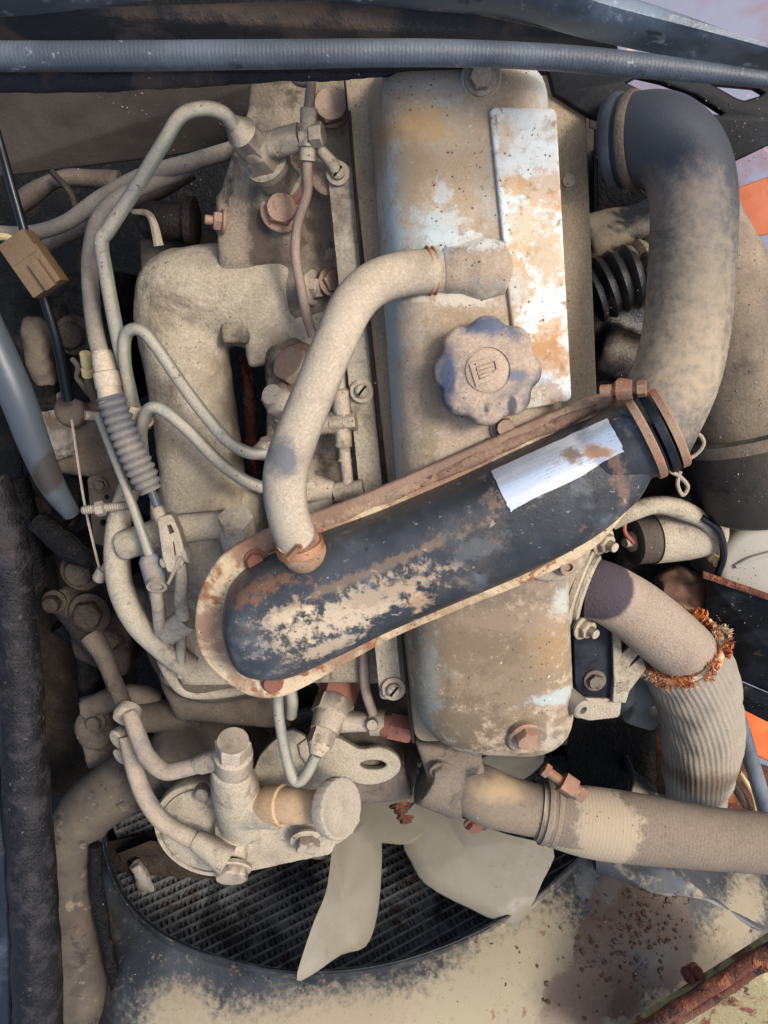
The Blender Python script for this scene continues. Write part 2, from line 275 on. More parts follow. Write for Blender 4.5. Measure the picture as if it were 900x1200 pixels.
M['beam'] = Mat('black_beam_peeling_and_sky_sheen', '424b54', .3).patches('66717a', 14, .42, .66, rough=.34).patches('a2abb2', 90, .58, .68, rough=.6, amt=.7).patches('262a30', 40, .62, .7, amt=.8).done(.5)  # blue-grey tones put the sky's reflection into the black beam's colour
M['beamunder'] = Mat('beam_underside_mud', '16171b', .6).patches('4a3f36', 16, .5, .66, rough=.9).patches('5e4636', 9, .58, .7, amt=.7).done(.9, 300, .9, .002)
M['firewall'] = Mat('dusty_bulkhead', '26211d', .9).grime(.5, 1.2, '4f463c', amt=.85, scale=10).patches('2b2521', 14, .56, .7).done(.6)
M['thermo'] = Mat('dark_oily_water_housing', '4a433b', .6).grime(.4, .9, '7c6f60', amt=.8).patches('2a2623', 26, .55, .7, rough=.45).done(.7)
m = Mat('metal_outlet_elbow', '6b6054', .6, .2).grime(.4, .9, '8d7e6a', amt=.7).spot(590, 932, -20, 34, 10, 'a08b6b', edge=.6, ns=70)
M['outlet'] = m.done(.4)
m = Mat('lower_left_hose', '403a33', .7).grime(.5, 1.2, '7d705b', amt=.85, scale=12, up=.2).spot(110, 1085, -80, 40, 26, '4a3f36', edge=.35, ns=30).spot(95, 940, -95, 14, 14, '4d463f', edge=.5).patches('3a332d', 12, .46, .62, amt=.8, nr=.75).patches('25211e', 36, .56, .66, amt=.8, nr=.75).patches('8a7c68', 60, .6, .7, amt=.5)
M['lefthose'] = m.done(.4, 420)
M['canister'] = Mat('air_cleaner_dusty_black', '2b2a29', .6).grime(.4, .95, '94846f', amt=.9, scale=9, up=.3).patches('39342f', 20, .58, .7, amt=.6).done(.5, 420)
M['canisterdark'] = Mat('air_cleaner_bowl', '2a2724', .55).grime(.45, 1.05, '6b5f51', amt=.85, scale=9, up=.3).patches('1b1a1a', 20, .56, .68, amt=.7).done(.5, 420)
M['wood'] = Mat('rusty_brown_lump', '6e5242', .9).patches('93755c', 40, .5, .65).patches('3b2c25', 22, .55, .7).done(.9)

# ------------------------------------------------------------------ mesh helpers
COL = scene.collection
HIER = {}           # object -> parent
def finish(me, smooth=True, angle=40):
    if smooth:
        me.polygons.foreach_set('use_smooth', [True] * len(me.polygons))
        me.set_sharp_from_angle(angle=R(angle))
    return me
def mesh(verts, faces):
    me = bpy.data.meshes.new('shape'); me.from_pydata([tuple(v) for v in verts], [], faces); me.update()
    bm = bmesh.new(); bm.from_mesh(me); bmesh.ops.recalc_face_normals(bm, faces=bm.faces); bm.to_mesh(me); bm.free()
    return me
def obj(name, me, mat, parent=None, label=None, cat=None, group=None, kind=None, smooth=True, angle=40, shade=True):
    if isinstance(me, bmesh.types.BMesh):
        b = me; me = bpy.data.meshes.new('shape'); b.to_mesh(me); b.free()
    finish(me, smooth, angle)
    co = [v.co for v in me.vertices]
    xs = [p.x for p in co]; ys = [p.y for p in co]; zs = [p.z for p in co]
    o0 = V(((min(xs) + max(xs)) / 2, (min(ys) + max(ys)) / 2, min(zs)))
    me.transform(Matrix.Translation(-o0)); me.name = name
    me.materials.append(M[mat] if isinstance(mat, str) else mat)
    o = bpy.data.objects.new(name, me); COL.objects.link(o); o.location = o0
    HIER[o] = parent
    for k, v in (('label', label), ('category', cat), ('group', group), ('kind', kind)):
        if v: o[k] = v
    return o
def thing(name, label, cat, group=None):
    o = bpy.data.objects.new(name, None); COL.objects.link(o); o.empty_display_size = .01
    HIER[o] = None; o['label'] = label; o['category'] = cat
    if group: o['group'] = group
    return o
def settle():
    ems = [o for o in HIER if o.type == 'EMPTY']
    for e in ems:
        ch = [o for o, p in HIER.items() if p is e]
        if not ch: continue
        pts = [o.location + V(b) for o in ch for b in o.bound_box]
        e.location = V(((min(p.x for p in pts) + max(p.x for p in pts)) / 2, (min(p.y for p in pts) + max(p.y for p in pts)) / 2, min(p.z for p in pts)))
    wl = {o: o.location.copy() for o in HIER}
    for o, p in HIER.items():
        if p is not None:
            o.parent = p; o.location = wl[o] - wl[p]
def frame(axis, ref=None):
    a = V(axis).normalized()
    r = V(ref) if ref is not None else (V((1, 0, 0)) if abs(a.x) < .8 else V((0, 1, 0)))
    u = (r - a * r.dot(a)).normalized(); return u, a.cross(u), a
def rings_mesh(rings, cap0=True, cap1=True, closed=False):
    n = len(rings[0]); vs_ = [p for r in rings for p in r]; fs = []
    m_ = len(rings)
    for i in range(m_ if closed else m_ - 1):
        a = i * n; b = ((i + 1) % m_) * n
        for j in range(n):
            k = (j + 1) % n; fs.append((a + j, a + k, b + k, b + j))
    if not closed:
        if cap0: fs.append(tuple(range(n))[::-1])
        if cap1: fs.append(tuple((m_ - 1) * n + j for j in range(n)))
    return mesh(vs_, fs)
def catmull(pts, seg, closed=False):
    """pts are tuples of any length"""
    n = len(pts); out = []
    L = len(pts[0])
    for i in range(n if closed else n - 1):
        if closed: p0, p1, p2, p3 = pts[(i - 1) % n], pts[i], pts[(i + 1) % n], pts[(i + 2) % n]
        else:
            p1, p2 = pts[i], pts[i + 1]
            p0 = pts[i - 1] if i else tuple(2 * p1[k] - p2[k] for k in range(L))
            p3 = pts[i + 2] if i + 2 < n else tuple(2 * p2[k] - p1[k] for k in range(L))
        for j in range(seg):
            t = j / seg
            out.append(tuple(.5 * (2 * p1[k] + (p2[k] - p0[k]) * t + (2 * p0[k] - 5 * p1[k] + 4 * p2[k] - p3[k]) * t * t + (3 * p1[k] - p0[k] - 3 * p2[k] + p3[k]) * t ** 3) for k in range(L)))
    if not closed: out.append(tuple(pts[-1]))
    return out
def world_path(pts):
    """(px, py, z mm, radius px) -> (x, y, z, radius m)"""
    o = []
    for q in pts:
        p = P(q[0], q[1], q[2]); o.append((p.x, p.y, p.z, q[3] * mpp(p)))
    return o
def tube_mesh(wp, seg=8, n=16, rip=None, flute=None, open_end=0.0, squash=None, lump=0.0):
    w_ = catmull(wp, seg); pts = [V(q[:3]) for q in w_]; rad = [max(q[3], 1e-4) for q in w_]
    if rip:                                   # resample finely for ribs: (pitch m, depth m)
        step = rip[0] / 4; np_, nr = [pts[0]], [rad[0]]; acc = 0
        for a, b, ra, rb in zip(pts, pts[1:], rad, rad[1:]):
            L = (b - a).length; t = step - acc
            while t <= L and L > 0:
                f = t / L; np_.append(a.lerp(b, f)); nr.append(ra + (rb - ra) * f); t += step
            acc = (acc + L) % step
        pts, rad = np_, nr
        prof = rip[2] if len(rip) > 2 else (1, .3, -1, .3)
        rad = [r + rip[1] * prof[i % 4] for i, r in enumerate(rad)]
    rings = []; u = None
    for i, p in enumerate(pts):
        t = (pts[min(i + 1, len(pts) - 1)] - pts[max(i - 1, 0)]).normalized()
        if u is None: u = frame(t)[0]
        u = (u - t * u.dot(t)).normalized(); v = t.cross(u)
        rg = []
        for j in range(n):
            a = 2 * math.pi * j / n; r = rad[i]
            if flute: r += flute[1] * math.sin(flute[0] * a + flute[2] * i)
            if lump:
                q = p + (u * math.cos(a) + v * math.sin(a)) * r
                r *= 1 + lump * noise.noise(q * 45)
            rg.append(p + (u * math.cos(a) + v * math.sin(a)) * r)
        rings.append(rg)
    if open_end:                              # a mouth with a wall thickness
        cpt = pts[-1]; back = (pts[-1] - pts[-2]).normalized() * open_end * 6
        k = 1 - open_end / rad[-1]
        rings.append([cpt + (q - cpt) * k for q in rings[-1]])
        rings.append([q - back for q in rings[-1]])
    return rings_mesh(rings)
def tube(name, pts, mat, parent=None, seg=8, n=16, **k):
    tk = {q: k.pop(q) for q in ('rip', 'open_end', 'lump') if q in k}
    return obj(name, tube_mesh(world_path(pts), seg, n, **tk), mat, parent, **k)
def shape_r(kind, a, r):
    if kind == 'o': return r
    if kind == 'x':
        b = (a % (math.pi / 3)) - math.pi / 6; return r * math.cos(math.pi / 6) / math.cos(b)
    if kind == 'l': return r * (1.03 + .055 * math.cos(8 * a) - .012 * math.cos(16 * a))
    if kind == 'k': return r * (1 + .012 * math.cos(24 * a))
    if kind == 's':
        b = (a % (math.pi / 2)) - math.pi / 4; return min(r * 1.0, r * .80 / math.cos(b))
def turn_mesh(p0, axis, prof, n=24, spin=0.0, ref=None):
    """prof: (height m, radius m, section letter); one connected body"""
    u, v, a = frame(axis, ref); rings = []
    for q in prof:
        k = q[2] if len(q) > 2 else 'o'
        rings.append([p0 + a * q[0] + (u * math.cos(t + spin) + v * math.sin(t + spin)) * shape_r(k, t, q[1]) for t in [2 * math.pi * j / n for j in range(n)]])
    return rings_mesh(rings)
def turn(name, px, py, z, axis, prof, mat, parent=None, n=24, spin=0.0, ref=None, **k):
    """prof heights and radii in picture units at that place"""
    p = P(px, py, z); s = mpp(p)
    return obj(name, turn_mesh(p, axis, [(h * s, r * s, *rest) for h, r, *rest in prof], n, spin, ref), mat, parent, **k)
def between(name, a, b, prof, mat, parent=None, n=24, spin=0.0, ref=None, **k):
    """turned body from picture point a to b; prof: (fraction, radius px, section)"""
    pa, pb = P(*a), P(*b); L = (pb - pa).length; s = (mpp(pa) + mpp(pb)) / 2
    return obj(name, turn_mesh(pa, pb - pa, [(f * L, r * s, *rest) for f, r, *rest in prof], n, spin, ref), mat, parent, **k)
def bolt(px, py, z, r, parent, mat='boltrust', axis=(0, 0, 1), h=None, washer=1.45, name='bolt', stud=0, spin=None):
    h = h or r * .9; spin = random.uniform(0, 1) if spin is None else spin
    pr = []
    if washer: pr += [(-1, r * washer, 'o'), (r * .16, r * washer, 'o'), (r * .22, r * washer * .93, 'o')]
    pr += [(r * .22, r * 1.02, 'x'), (h * .85, r * 1.02, 'x'), (h, r * .86, 'o')]
    if stud: pr += [(h, r * .5, 'o'), (h + stud, r * .5, 'o'), (h + stud + r * .08, r * .42, 'o')]
    return turn(name, px, py, z, axis, pr, mat, parent, spin=spin, angle=30)
def screw(px, py, z, r, parent, mat='dustfit', axis=(0, 0, 1)):
    """domed slotted screw on a washer"""
    p = P(px, py, z); s = mpp(p)
    me = turn_mesh(p, axis, [(-s, r * 1.0 * s), (r * .3 * s, r * s), (r * .35 * s, r * .93 * s), (r * .35 * s, r * .6 * s), (r * .7 * s, r * .56 * s), (r * .85 * s, r * .4 * s)], 24)
    o = obj('screw', me, mat, parent, angle=30)
    u, v, a = frame(axis); d = (u * math.cos(.9) + v * math.sin(.9)); e = a.cross(d)
    b = bmesh.new()
    hw = r * .09 * s; L = r * .5 * s
    q = p + a * (r * .84 * s)
    vv = [b.verts.new(q + d * L * sx + e * hw * sy + a * sz * r * .12 * s) for sx in (-1, 1) for sy in (-1, 1) for sz in (0, 1)]
    bmesh.ops.convex_hull(b, input=vv)
    obj('slot', b, 'oily', o, smooth=False)
    return o
def curve_plate(loops, O, U, Vv, th, bev, res=2):
    cu = bpy.data.curves.new('outline', 'CURVE'); cu.dimensions = '2D'; cu.fill_mode = 'BOTH'
    cu.extrude = max(th / 2 - bev, 1e-5); cu.bevel_depth = bev; cu.bevel_resolution = res
    for lp in loops:
        sp = cu.splines.new('POLY'); sp.points.add(len(lp) - 1); sp.use_cyclic_u = True
        for i, p in enumerate(lp):
            d = p - O; sp.points[i].co = (d.dot(U), d.dot(Vv), 0, 1)
    co = bpy.data.objects.new('outline', cu); COL.objects.link(co)
    dg = bpy.context.evaluated_depsgraph_get()
    me = bpy.data.meshes.new_from_object(co.evaluated_get(dg))
    bpy.data.objects.remove(co); bpy.data.curves.remove(cu)
    N = U.cross(Vv)
    mt = Matrix((U, Vv, N)).transposed().to_4x4(); mt.translation = O
    me.transform(mt)
    b = bmesh.new(); b.from_mesh(me); bmesh.ops.remove_doubles(b, verts=b.verts, dist=1e-6); bmesh.ops.recalc_face_normals(b, faces=b.faces); b.to_mesh(me); b.free()
    return me
def plane_of(z=None, three=None):
    if three:
        a, b_, c_ = [P(*q) for q in three]; n = (b_ - a).cross(c_ - a).normalized()
        return a, n
    return V((0, 0, z / 1000)), V((0, 0, 1))
def plate_mesh(outline, z=None, three=None, th=4, bev=.6, holes=(), sm=0, rnd=0):
    o, n = plane_of(z, three)
    U = frame(n, (1, 0, 0))[0]; W = n.cross(U)
    def lp(q): 
        if rnd and q is outline: q = round_poly(q, rnd)
        if sm and q is outline: q = catmull([tuple(x) for x in q], sm, True)
        return [PN(x, y, o, n) for x, y in q]
    loops = [lp(outline)] + [lp(h) for h in holes]
    return curve_plate(loops, loops[0][0], U, W, th / 1000, bev / 1000)
def plate(name, outline, mat, parent=None, z=None, three=None, th=4, bev=.6, holes=(), sm=0, rnd=0, **k):
    return obj(name, plate_mesh(outline, z, three, th, bev, holes, sm, rnd), mat, parent, **k)
def circ(cx, cy, r, n=20, ry=None): return [(cx + r * math.cos(2 * math.pi * i / n), cy + (ry or r) * math.sin(2 * math.pi * i / n)) for i in range(n)]
def round_poly(pts, r, seg=5):
    n = len(pts); out = []
    for i in range(n):
        p0, p1, p2 = V(pts[i - 1]).to_2d(), V(pts[i]).to_2d(), V(pts[(i + 1) % n]).to_2d()
        a = (p0 - p1); b = (p2 - p1); k = min(r, a.length * .45, b.length * .45)
        a = p1 + a.normalized() * k; b = p1 + b.normalized() * k
        for j in range(seg + 1):
            t = j / seg; q = a * (1 - t) ** 2 + p1 * 2 * t * (1 - t) + b * t * t; out.append((q.x, q.y))
    return out
def hull(pts, bev=0.0015, seg=2):
    """convex body through world points, edges rounded"""
    b = bmesh.new(); vv = [b.verts.new(p) for p in pts]
    g_ = bmesh.ops.convex_hull(b, input=vv)
    bmesh.ops.delete(b, geom=[v for v in b.verts if not v.link_faces], context='VERTS')
    bmesh.ops.dissolve_limit(b, angle_limit=R(2), verts=b.verts, edges=b.edges)
    if bev: bmesh.ops.bevel(b, geom=list(b.edges), offset=bev, segments=seg, affect='EDGES', profile=.6, clamp_overlap=True)
    bmesh.ops.recalc_face_normals(b, faces=b.faces)
    me = bpy.data.meshes.new('shape'); b.to_mesh(me); b.free(); return me
def slab(outline, z1, z0, bev=2):
    """block with the given top outline (picture) at z1 down to z0, straight sides"""
    tops = [P(x, y, z1) for x, y in outline]
    return hull(tops + [V((p.x, p.y, z0 / 1000)) for p in tops], bev / 1000)
def cast(meshes, voxel=.003, smooth=6, lump=0.0, ls=40):
    """one casting: bodies fused and rounded together"""
    b = bmesh.new()
    for m_ in meshes: b.from_mesh(m_); bpy.data.meshes.remove(m_)
    me = bpy.data.meshes.new('cast'); b.to_mesh(me); b.free()
    o = bpy.data.objects.new('cast', me); COL.objects.link(o)
    md = o.modifiers.new('r', 'REMESH'); md.mode = 'VOXEL'; md.voxel_size = voxel
    if smooth: ms = o.modifiers.new('s', 'SMOOTH'); ms.factor = .5; ms.iterations = smooth
    dg = bpy.context.evaluated_depsgraph_get()
    out = bpy.data.meshes.new_from_object(o.evaluated_get(dg)); bpy.data.objects.remove(o)
    if lump:
        nrm = [V(x.vector) for x in out.vertex_normals]; co = []
        for v, n_ in zip(out.vertices, nrm):
            q = v.co; co.extend(q + n_ * lump * (noise.noise(q * ls) + .5 * noise.noise(q * ls * 2.7)))
        out.vertices.foreach_set('co', co); out.update()
    return out
def TM(pts, seg=6, n=16): return tube_mesh(world_path(pts), seg, n)
def TU(px, py, z, axis, prof, n=24, spin=0):
    p = P(px, py, z); s = mpp(p); return turn_mesh(p, axis, [(h * s, r * s, *q) for h, r, *q in prof], n, spin)
def BT(a, b, prof, n=24, spin=0):
    pa, pb = P(*a), P(*b); L = (pb - pa).length; s = (mpp(pa) + mpp(pb)) / 2
    return turn_mesh(pa, pb - pa, [(f * L, r * s, *q) for f, r, *q in prof], n, spin)
#BODY
def block(outline, ztop, zbot, bev=2.0, sm=0, rnd=0, holes=()):
    me = plate_mesh(outline, ztop, None, ztop - zbot, bev, holes, sm, rnd)
    me.transform(Matrix.Translation((0, 0, -(ztop - zbot) / 2000))); return me
def inset_round(pts, d, r, seg=8):
    """pts: 2d metres, counter order kept; inset by d, corners rounded by r"""
    n = len(pts); cen = sum(pts, V((0, 0))) / n; ln = []
    for i in range(n):
        a, b_ = pts[i], pts[(i + 1) % n]; t = (b_ - a).normalized(); nn = V((-t.y, t.x))
        if nn.dot(cen - a) < 0: nn = -nn
        ln.append((a + nn * d, t))
    cs = []
    for i in range(n):
        (p, t), (q, s_) = ln[i - 1], ln[i]
        den = t.x * s_.y - t.y * s_.x; k = ((q.x - p.x) * s_.y - (q.y - p.y) * s_.x) / den
        cs.append(p + t * k)
    out = []
    for i in range(n):
        p0, p1, p2 = cs[i - 1], cs[i], cs[(i + 1) % n]
        rr = r[i] if isinstance(r, (list, tuple)) else r
        a = p0 - p1; b_ = p2 - p1; k = min(rr, a.length * .48, b_.length * .48)
        a = p1 + a.normalized() * k; b_ = p1 + b_.normalized() * k
        for j in range(seg + 1):
            t = j / seg; out.append(a * (1 - t) ** 2 + p1 * 2 * t * (1 - t) + b_ * t * t)
    return out
def dome(quad, zb, levels, radii):
    q2 = [P(x, y, zb).to_2d() for x, y in quad]; rings = []
    for d, z, rk in levels:
        rings.append([V((p.x, p.y, z / 1000)) for p in inset_round(q2, d / 1000, [max(r * rk, .004) for r in radii])])
    return rings
def dense(me, cuts=1):
    b = bmesh.new(); b.from_mesh(me); bmesh.ops.subdivide_edges(b, edges=b.edges, cuts=cuts, use_grid_fill=True); b.to_mesh(me); b.free(); return me
UPV = (0, 0, 1)
def obox(px, py, z, sx, sy, sz, ang, bev=1.2):
    p = P(px, py, z); k = mpp(p); u = V((math.cos(R(ang)), math.sin(R(ang)), 0)); v = V((-u.y, u.x, 0))
    return hull([p + u * sx * a * k + v * sy * b2 * k + V((0, 0, sz * c2 * k)) for a in (-1, 1) for b2 in (-1, 1) for c2 in (-1, 1)], bev / 1000)

# ================================================================== setting
def sheet(name, outline, z, mat, **k): return obj(name, plate_mesh(outline, z, None, 8, 1), mat, None, kind='structure', **k)
gm = mesh([(-4, -4, -.78), (4, -4, -.78), (4, 4, -.78), (-4, 4, -.78)], [(0, 1, 2, 3)])
obj('ground', gm, 'deck', kind='structure', label='weathered grey deck with red primer patches under the machine')
o = obj('engine_bay_floor', hull([V((x, y, z)) for x in (-.75, .34) for y in (-.62, .62) for z in (-.46, -.43)], .002), 'oily', kind='structure')
obj('bulkhead', hull([P(-60, 60, -130), P(420, 60, -130), P(-60, 215, -170), P(300, 170, -170), P(-60, 60, -150), P(420, 60, -150), P(-60, 215, -190), P(300, 170, -190)], .002), 'firewall', kind='structure')

# ================================================================== cylinder head and block
head = thing('cylinder_head', 'dust caked cast iron cylinder head left of the valve cover', 'engine head')
hb = cast([block([(300, 60), (430, 60), (482, 800), (345, 800), (318, 720), (314, 430), (300, 400), (262, 400), (256, 240), (272, 190), (292, 130)], -28, -170, 3),
           TU(330, 247, -40, (0, .1, 1), [(-20, 34), (14, 30), (18, 26)]), TU(268, 262, -45, (0, 0, 1), [(-20, 20), (10, 18)]),
           block([(258, 235), (352, 222), (362, 300), (262, 305)], -22, -80, 6), TU(362, 340, -30, UPV, [(-10, 30), (8, 26), (10, 20)]),
           TU(345, 440, -30, UPV, [(-10, 38), (10, 34), (12, 20)]), TU(370, 575, -30, UPV, [(-10, 36), (10, 30)]), TU(300, 215, -30, (-.4, .3, 1), [(-20, 44), (12, 38)])], .0032, 14, .0013, 45)
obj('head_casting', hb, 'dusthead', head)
bolt(331, 247, -16, 19, head, 'boltcopper', (.05, .15, 1), h=15, washer=1.35)
bolt(387, 128, -22, 21, head, 'boltrust', (.1, .2, 1), h=14, washer=1.1)
b0 = bolt(262, 260, -20, 11, head, 'boltcopper', (-1, .1, .35), h=12, washer=1.3, stud=9)
bolt(366, 337, -18, 12, head, 'dustfit', (.9, .0, .5), h=12, washer=1.7)
bolt(390, 331, -18, 14, head, 'boltrust', (.5, .3, 1), h=9, washer=1.3)
bolt(347, 432, -10, 24, head, 'boltrust', (-.5, .5, .7), h=16, washer=1.3)
bolt(352, 585, -15, 18, head, 'dustfit', (-.3, 0, 1), h=16, washer=1.3)
blk = thing('engine_block', 'dark greasy engine block walls below the cylinder head', 'engine block')
obj('crankcase', block([(330, 120), (690, 130), (690, 700), (660, 870), (500, 890), (420, 860), (330, 700)], -115, -420, 6), 'oilybrown', blk)
bolt(697, 797, -60, 8, blk, 'black', UPV)

# ================================================================== valve cover
vc = thing('valve_cover', 'long domed valve cover with peeling pale blue paint, rust stains and dust', 'valve cover')
obj('flange', block(round_poly([(405, 78), (683, 93), (698, 480), (690, 640), (662, 700), (660, 864), (488, 868)], 14), 8, -6, 1.5), 'flange', vc)
obj('gasket', block(round_poly([(402, 80), (682, 96), (697, 480), (688, 640), (660, 700), (658, 866), (486, 870)], 14), -7, -11, .5), 'oily', vc)
rg = dome([(430, 74), (637, 78), (671, 872), (485, 866)], 8, [(0, 6, 1), (0, 9, 1), (1.2, 22, 1), (3.5, 34, 1), (8, 44, .95), (14, 51, .9), (23, 56.5, .8), (34, 59, .7), (46, 60, .5)], (.030, .026, .045, .055))
me = rings_mesh(rg)
vcb = obj('cover_body', me, 'cover', vc, angle=60)
plate('name_plate', [(576, 131), (647, 133), (665, 466), (614, 476), (597, 340)], 'plate', vc, z=58, th=11, bev=2.0, rnd=5, label='white rust blotched rectangular plate raised on the cover')
st = between('breather_stub', (596, 314, 50), (500, 319, 56), [(0, 22), (.1, 34), (.35, 38), (.5, 33), (.6, 29), (.8, 27), (.82, 25), (1, 24)], 'cover', vc, n=32)
from mathutils.bvhtree import BVHTree
b_ = bmesh.new(); b_.from_mesh(me); BC = BVHTree.FromBMesh(b_); b_.free(); CO0 = vcb.location
def zcover(px, py):
    h_ = BC.ray_cast(CAM - CO0, ray(px, py).normalized()); return (h_[0].z + CO0.z) * 1000
for (x, y, r, mt, ax) in ((563, 94, 14, 'dustfit', (0, .1, 1)), (616, 860, 14, 'boltcopper', (.1, -.35, 1)), (591, 500, 11, 'boltrust', UPV)):
    z = zcover(x, y)
    turn('bolt_seat', x, y, z - 4, ax, [(-6, r * 1.75), (8, r * 1.7), (10, r * 1.55), (10, r * 1.3)], 'cover', vc)
    bolt(x, y, z + 2, r, vc, mt, ax, h=r * 1.0, washer=1.3)
turn('drain_stub', 672, 822, 40, (.5, -.2, 1), [(-20, 12), (16, 12), (18, 10), (18, 5), (10, 5)], 'alu', vc)
bolt(665, 213, 8, 8, vc, 'dustfit', UPV, washer=1.2)
# oil filler cap
cap = thing('oil_filler_cap', 'scalloped blue-black oil filler cap with a dusty round emblem', 'oil cap')
ax = (-.10, .12, 1)
turn('cap_body', 569, 437, 58, ax, [(0, 46), (6, 48), (7, 55, 'l'), (36, 57, 'l'), (42, 55, 'l'), (45, 51, 'l'), (46, 40), (46, 26), (44.5, 25.5), (44.5, 2)], 'cap', cap, n=96, angle=50)
p0 = P(569, 437, 58); k = mpp(p0); a_ = V(ax).normalized(); pe = p0 + a_ * 45 * k
turn_o = obj('emblem_disc', turn_mesh(pe - a_ * .001, ax, [(0, 24 * k), (.0016, 23.6 * k), (.002, 22.5 * k)], 40), 'emblem', cap)
ue, ve, _ = frame(ax, (1, .24, 0))
pt_ = pe + a_ * .0012
sq = [pt_ + ue * x * k + ve * y * k for x, y in ((-17, 12), (15, 13), (15, -3), (4, -10), (-15, -14))]
sq2 = [pt_ + ue * x * k + ve * y * k for x, y in ((-13, 8), (11, 9), (11, -1), (4, -5), (-11, -9))]
obj('emblem_square', curve_plate([sq, sq2], sq[0], ue, ve, .0022, .0004), 'emblem', cap)
for (x0, y0, x1, y1) in ((-10, 4, 8, 5), (-10, -1, 8, 1), (-9, -5, 4, -3)):
    d_ = [pt_ + ue * x * k + ve * y * k for x, y in ((x0, y0 + 1.3), (x1, y1 + 1.3), (x1, y1 - 1.3), (x0, y0 - 1.3))]
    obj('emblem_bar', curve_plate([d_], d_[0], ue, ve, .0022, .0003), 'emblem', cap)
# strip along the cover
sp = thing('cover_edge_strip', 'flat dusty steel strip running along the left edge of the valve cover', 'metal strip')
plate('strip', [(384, 195), (412, 195), (471, 818), (446, 818)], 'dust', sp, z=2, th=3.5, bev=.5, rnd=6)
for x, y in ((396, 204), (424, 458), (461, 806)): screw(x, y, 4, 14, sp, 'dustfit', (.05, .1, 1))
tube('edge_trim', [(409, 130, 9, 2), (423, 300, 9, 2), (453, 570, 9, 2), (484, 870, 9, 2)], 'oilybrown', sp, n=8)

# ================================================================== intake manifold
im = thing('intake_manifold', 'rough sand-cast intake manifold caked in tan dust', 'manifold')
mb = cast([TM([(420, 356, -92, 58), (370, 352, -80, 60), (335, 349, -70, 61), (300, 347, -64, 60), (258, 345, -62, 57), (222, 350, -62, 57), (212, 372, -62, 54), (220, 430, -62, 50), (232, 510, -64, 49), (242, 600, -66, 50), (250, 660, -75, 50)], 8, 24), TU(216, 350, -62, UPV, [(-45, 30), (-30, 50), (0, 59), (30, 48), (44, 28), (50, 5)]),
           block([(285, 288), (392, 292), (398, 402), (345, 408), (298, 420)], -27, -95, 8), TM([(240, 330, -60, 40), (320, 318, -52, 40), (360, 320, -60, 36)]), TM([(245, 645, -70, 52), (290, 700, -75, 40), (330, 720, -80, 40)]), block([(182, 590), (300, 590), (310, 650), (185, 650)], -56, -110, 8)], .0032, 16, .0009, 60)
obj('plenum', mb, 'dustrough', im, angle=80)
bolt(266, 346, -26, 6, im, 'dustfit', UPV, washer=0, h=3)
obj('lower_box', cast([block([(165, 628), (320, 622), (330, 800), (215, 800), (178, 700)], -62, -160, 5), block([(185, 640), (310, 632), (318, 690), (190, 690)], -52, -100, 4)], .003, 4, .0006, 60), 'dust', im)
screw(230, 674, -50, 10, im, 'dust'); screw(238, 705, -58, 7, im, 'dust')
rt = thing('rusty_valve_link', 'rusted orange-brown bar inside the slot beside the manifold', 'bar')
tube('bar', [(286, 415, -105, 7), (291, 470, -105, 9), (296, 540, -108, 7), (300, 620, -110, 8), (304, 690, -112, 8)], 'rust', rt, lump=.3)

# ================================================================== crossover pipe
cr = thing('crossover_intake_pipe', 'long black pressed steel intake pipe with rusty flange crossing the engine', 'intake pipe')
ZF = 72
fl = [(233, 728), (240, 690), (262, 654), (296, 632), (345, 612), (420, 585), (500, 551), (600, 507), (690, 470), (712, 467), (722, 482), (745, 520), (752, 560), (735, 590), (690, 640), (620, 676), (540, 708), (460, 742), (400, 775), (350, 803), (318, 813), (285, 806), (252, 780), (237, 755)]
plate('flange', fl, 'crossrim', cr, z=ZF - 4, th=9, bev=2.5, sm=4)
bo = [(262, 722), (268, 690), (290, 664), (325, 645), (380, 622), (450, 596), (530, 562), (620, 520), (690, 490), (720, 488), (745, 505), (757, 535), (748, 562), (730, 588), (690, 625), (620, 664), (540, 698), (460, 732), (400, 762), (350, 784), (315, 788), (285, 780), (268, 755)]
ma, mb_ = V((318, 722)), V((715, 545))
def crossring(s, z, sm=5):
    out = []
    for x, y in catmull(bo, sm, True):
        q = V((x, y)); t = max(0, min(1, (q - ma).dot(mb_ - ma) / (mb_ - ma).length_squared)); c_ = ma.lerp(mb_, t)
        r_ = c_ + (q - c_) * s; out.append(P(r_.x, r_.y, z))
    return out
# base edges in the picture shift with height, so rings are laid on the flange plane and raised
def raised(s, dz):
    return [V((p.x, p.y, (ZF + dz) / 1000)) for p in crossring(s, ZF)]
rings = [raised(1.0, -2), raised(.99, 3), raised(.965, 10), raised(.93, 18), raised(.87, 26), raised(.78, 33), raised(.66, 38), raised(.5, 41), raised(.3, 42.5), raised(.08, 43)]
me = rings_mesh(rings)
bodyc = obj('pipe_body', me, 'cross', cr, angle=70)
# rust band along the upper flange edge
ub = [(300, 650), (345, 628), (420, 597), (500, 563), (600, 519), (690, 481), (712, 478)]
rb = [(p.x, p.y, p.z - .001, 8.5 * mpp(p)) for p in [P(x, y, ZF - 2) for x, y in ub]]
obj('upper_bead', tube_mesh(rb, 14, 18, lump=.3), 'crossflange', cr)
p1, p2 = P(655, 560, ZF + 14), P(762, 508, ZF + 22)
L_ = (p2 - p1).length; kk = mpp(p2)
neck = turn_mesh(p1, p2 - p1, [(0, 20 * kk), (L_ * .12, 32 * kk), (L_ * .45, 45 * kk), (L_ * .7, 48 * kk), (L_ * .85, 48 * kk), (L_, 48 * kk)], 40)
necko = obj('outlet_neck', neck, 'cross', cr)
NA = (p2 - p1).normalized()
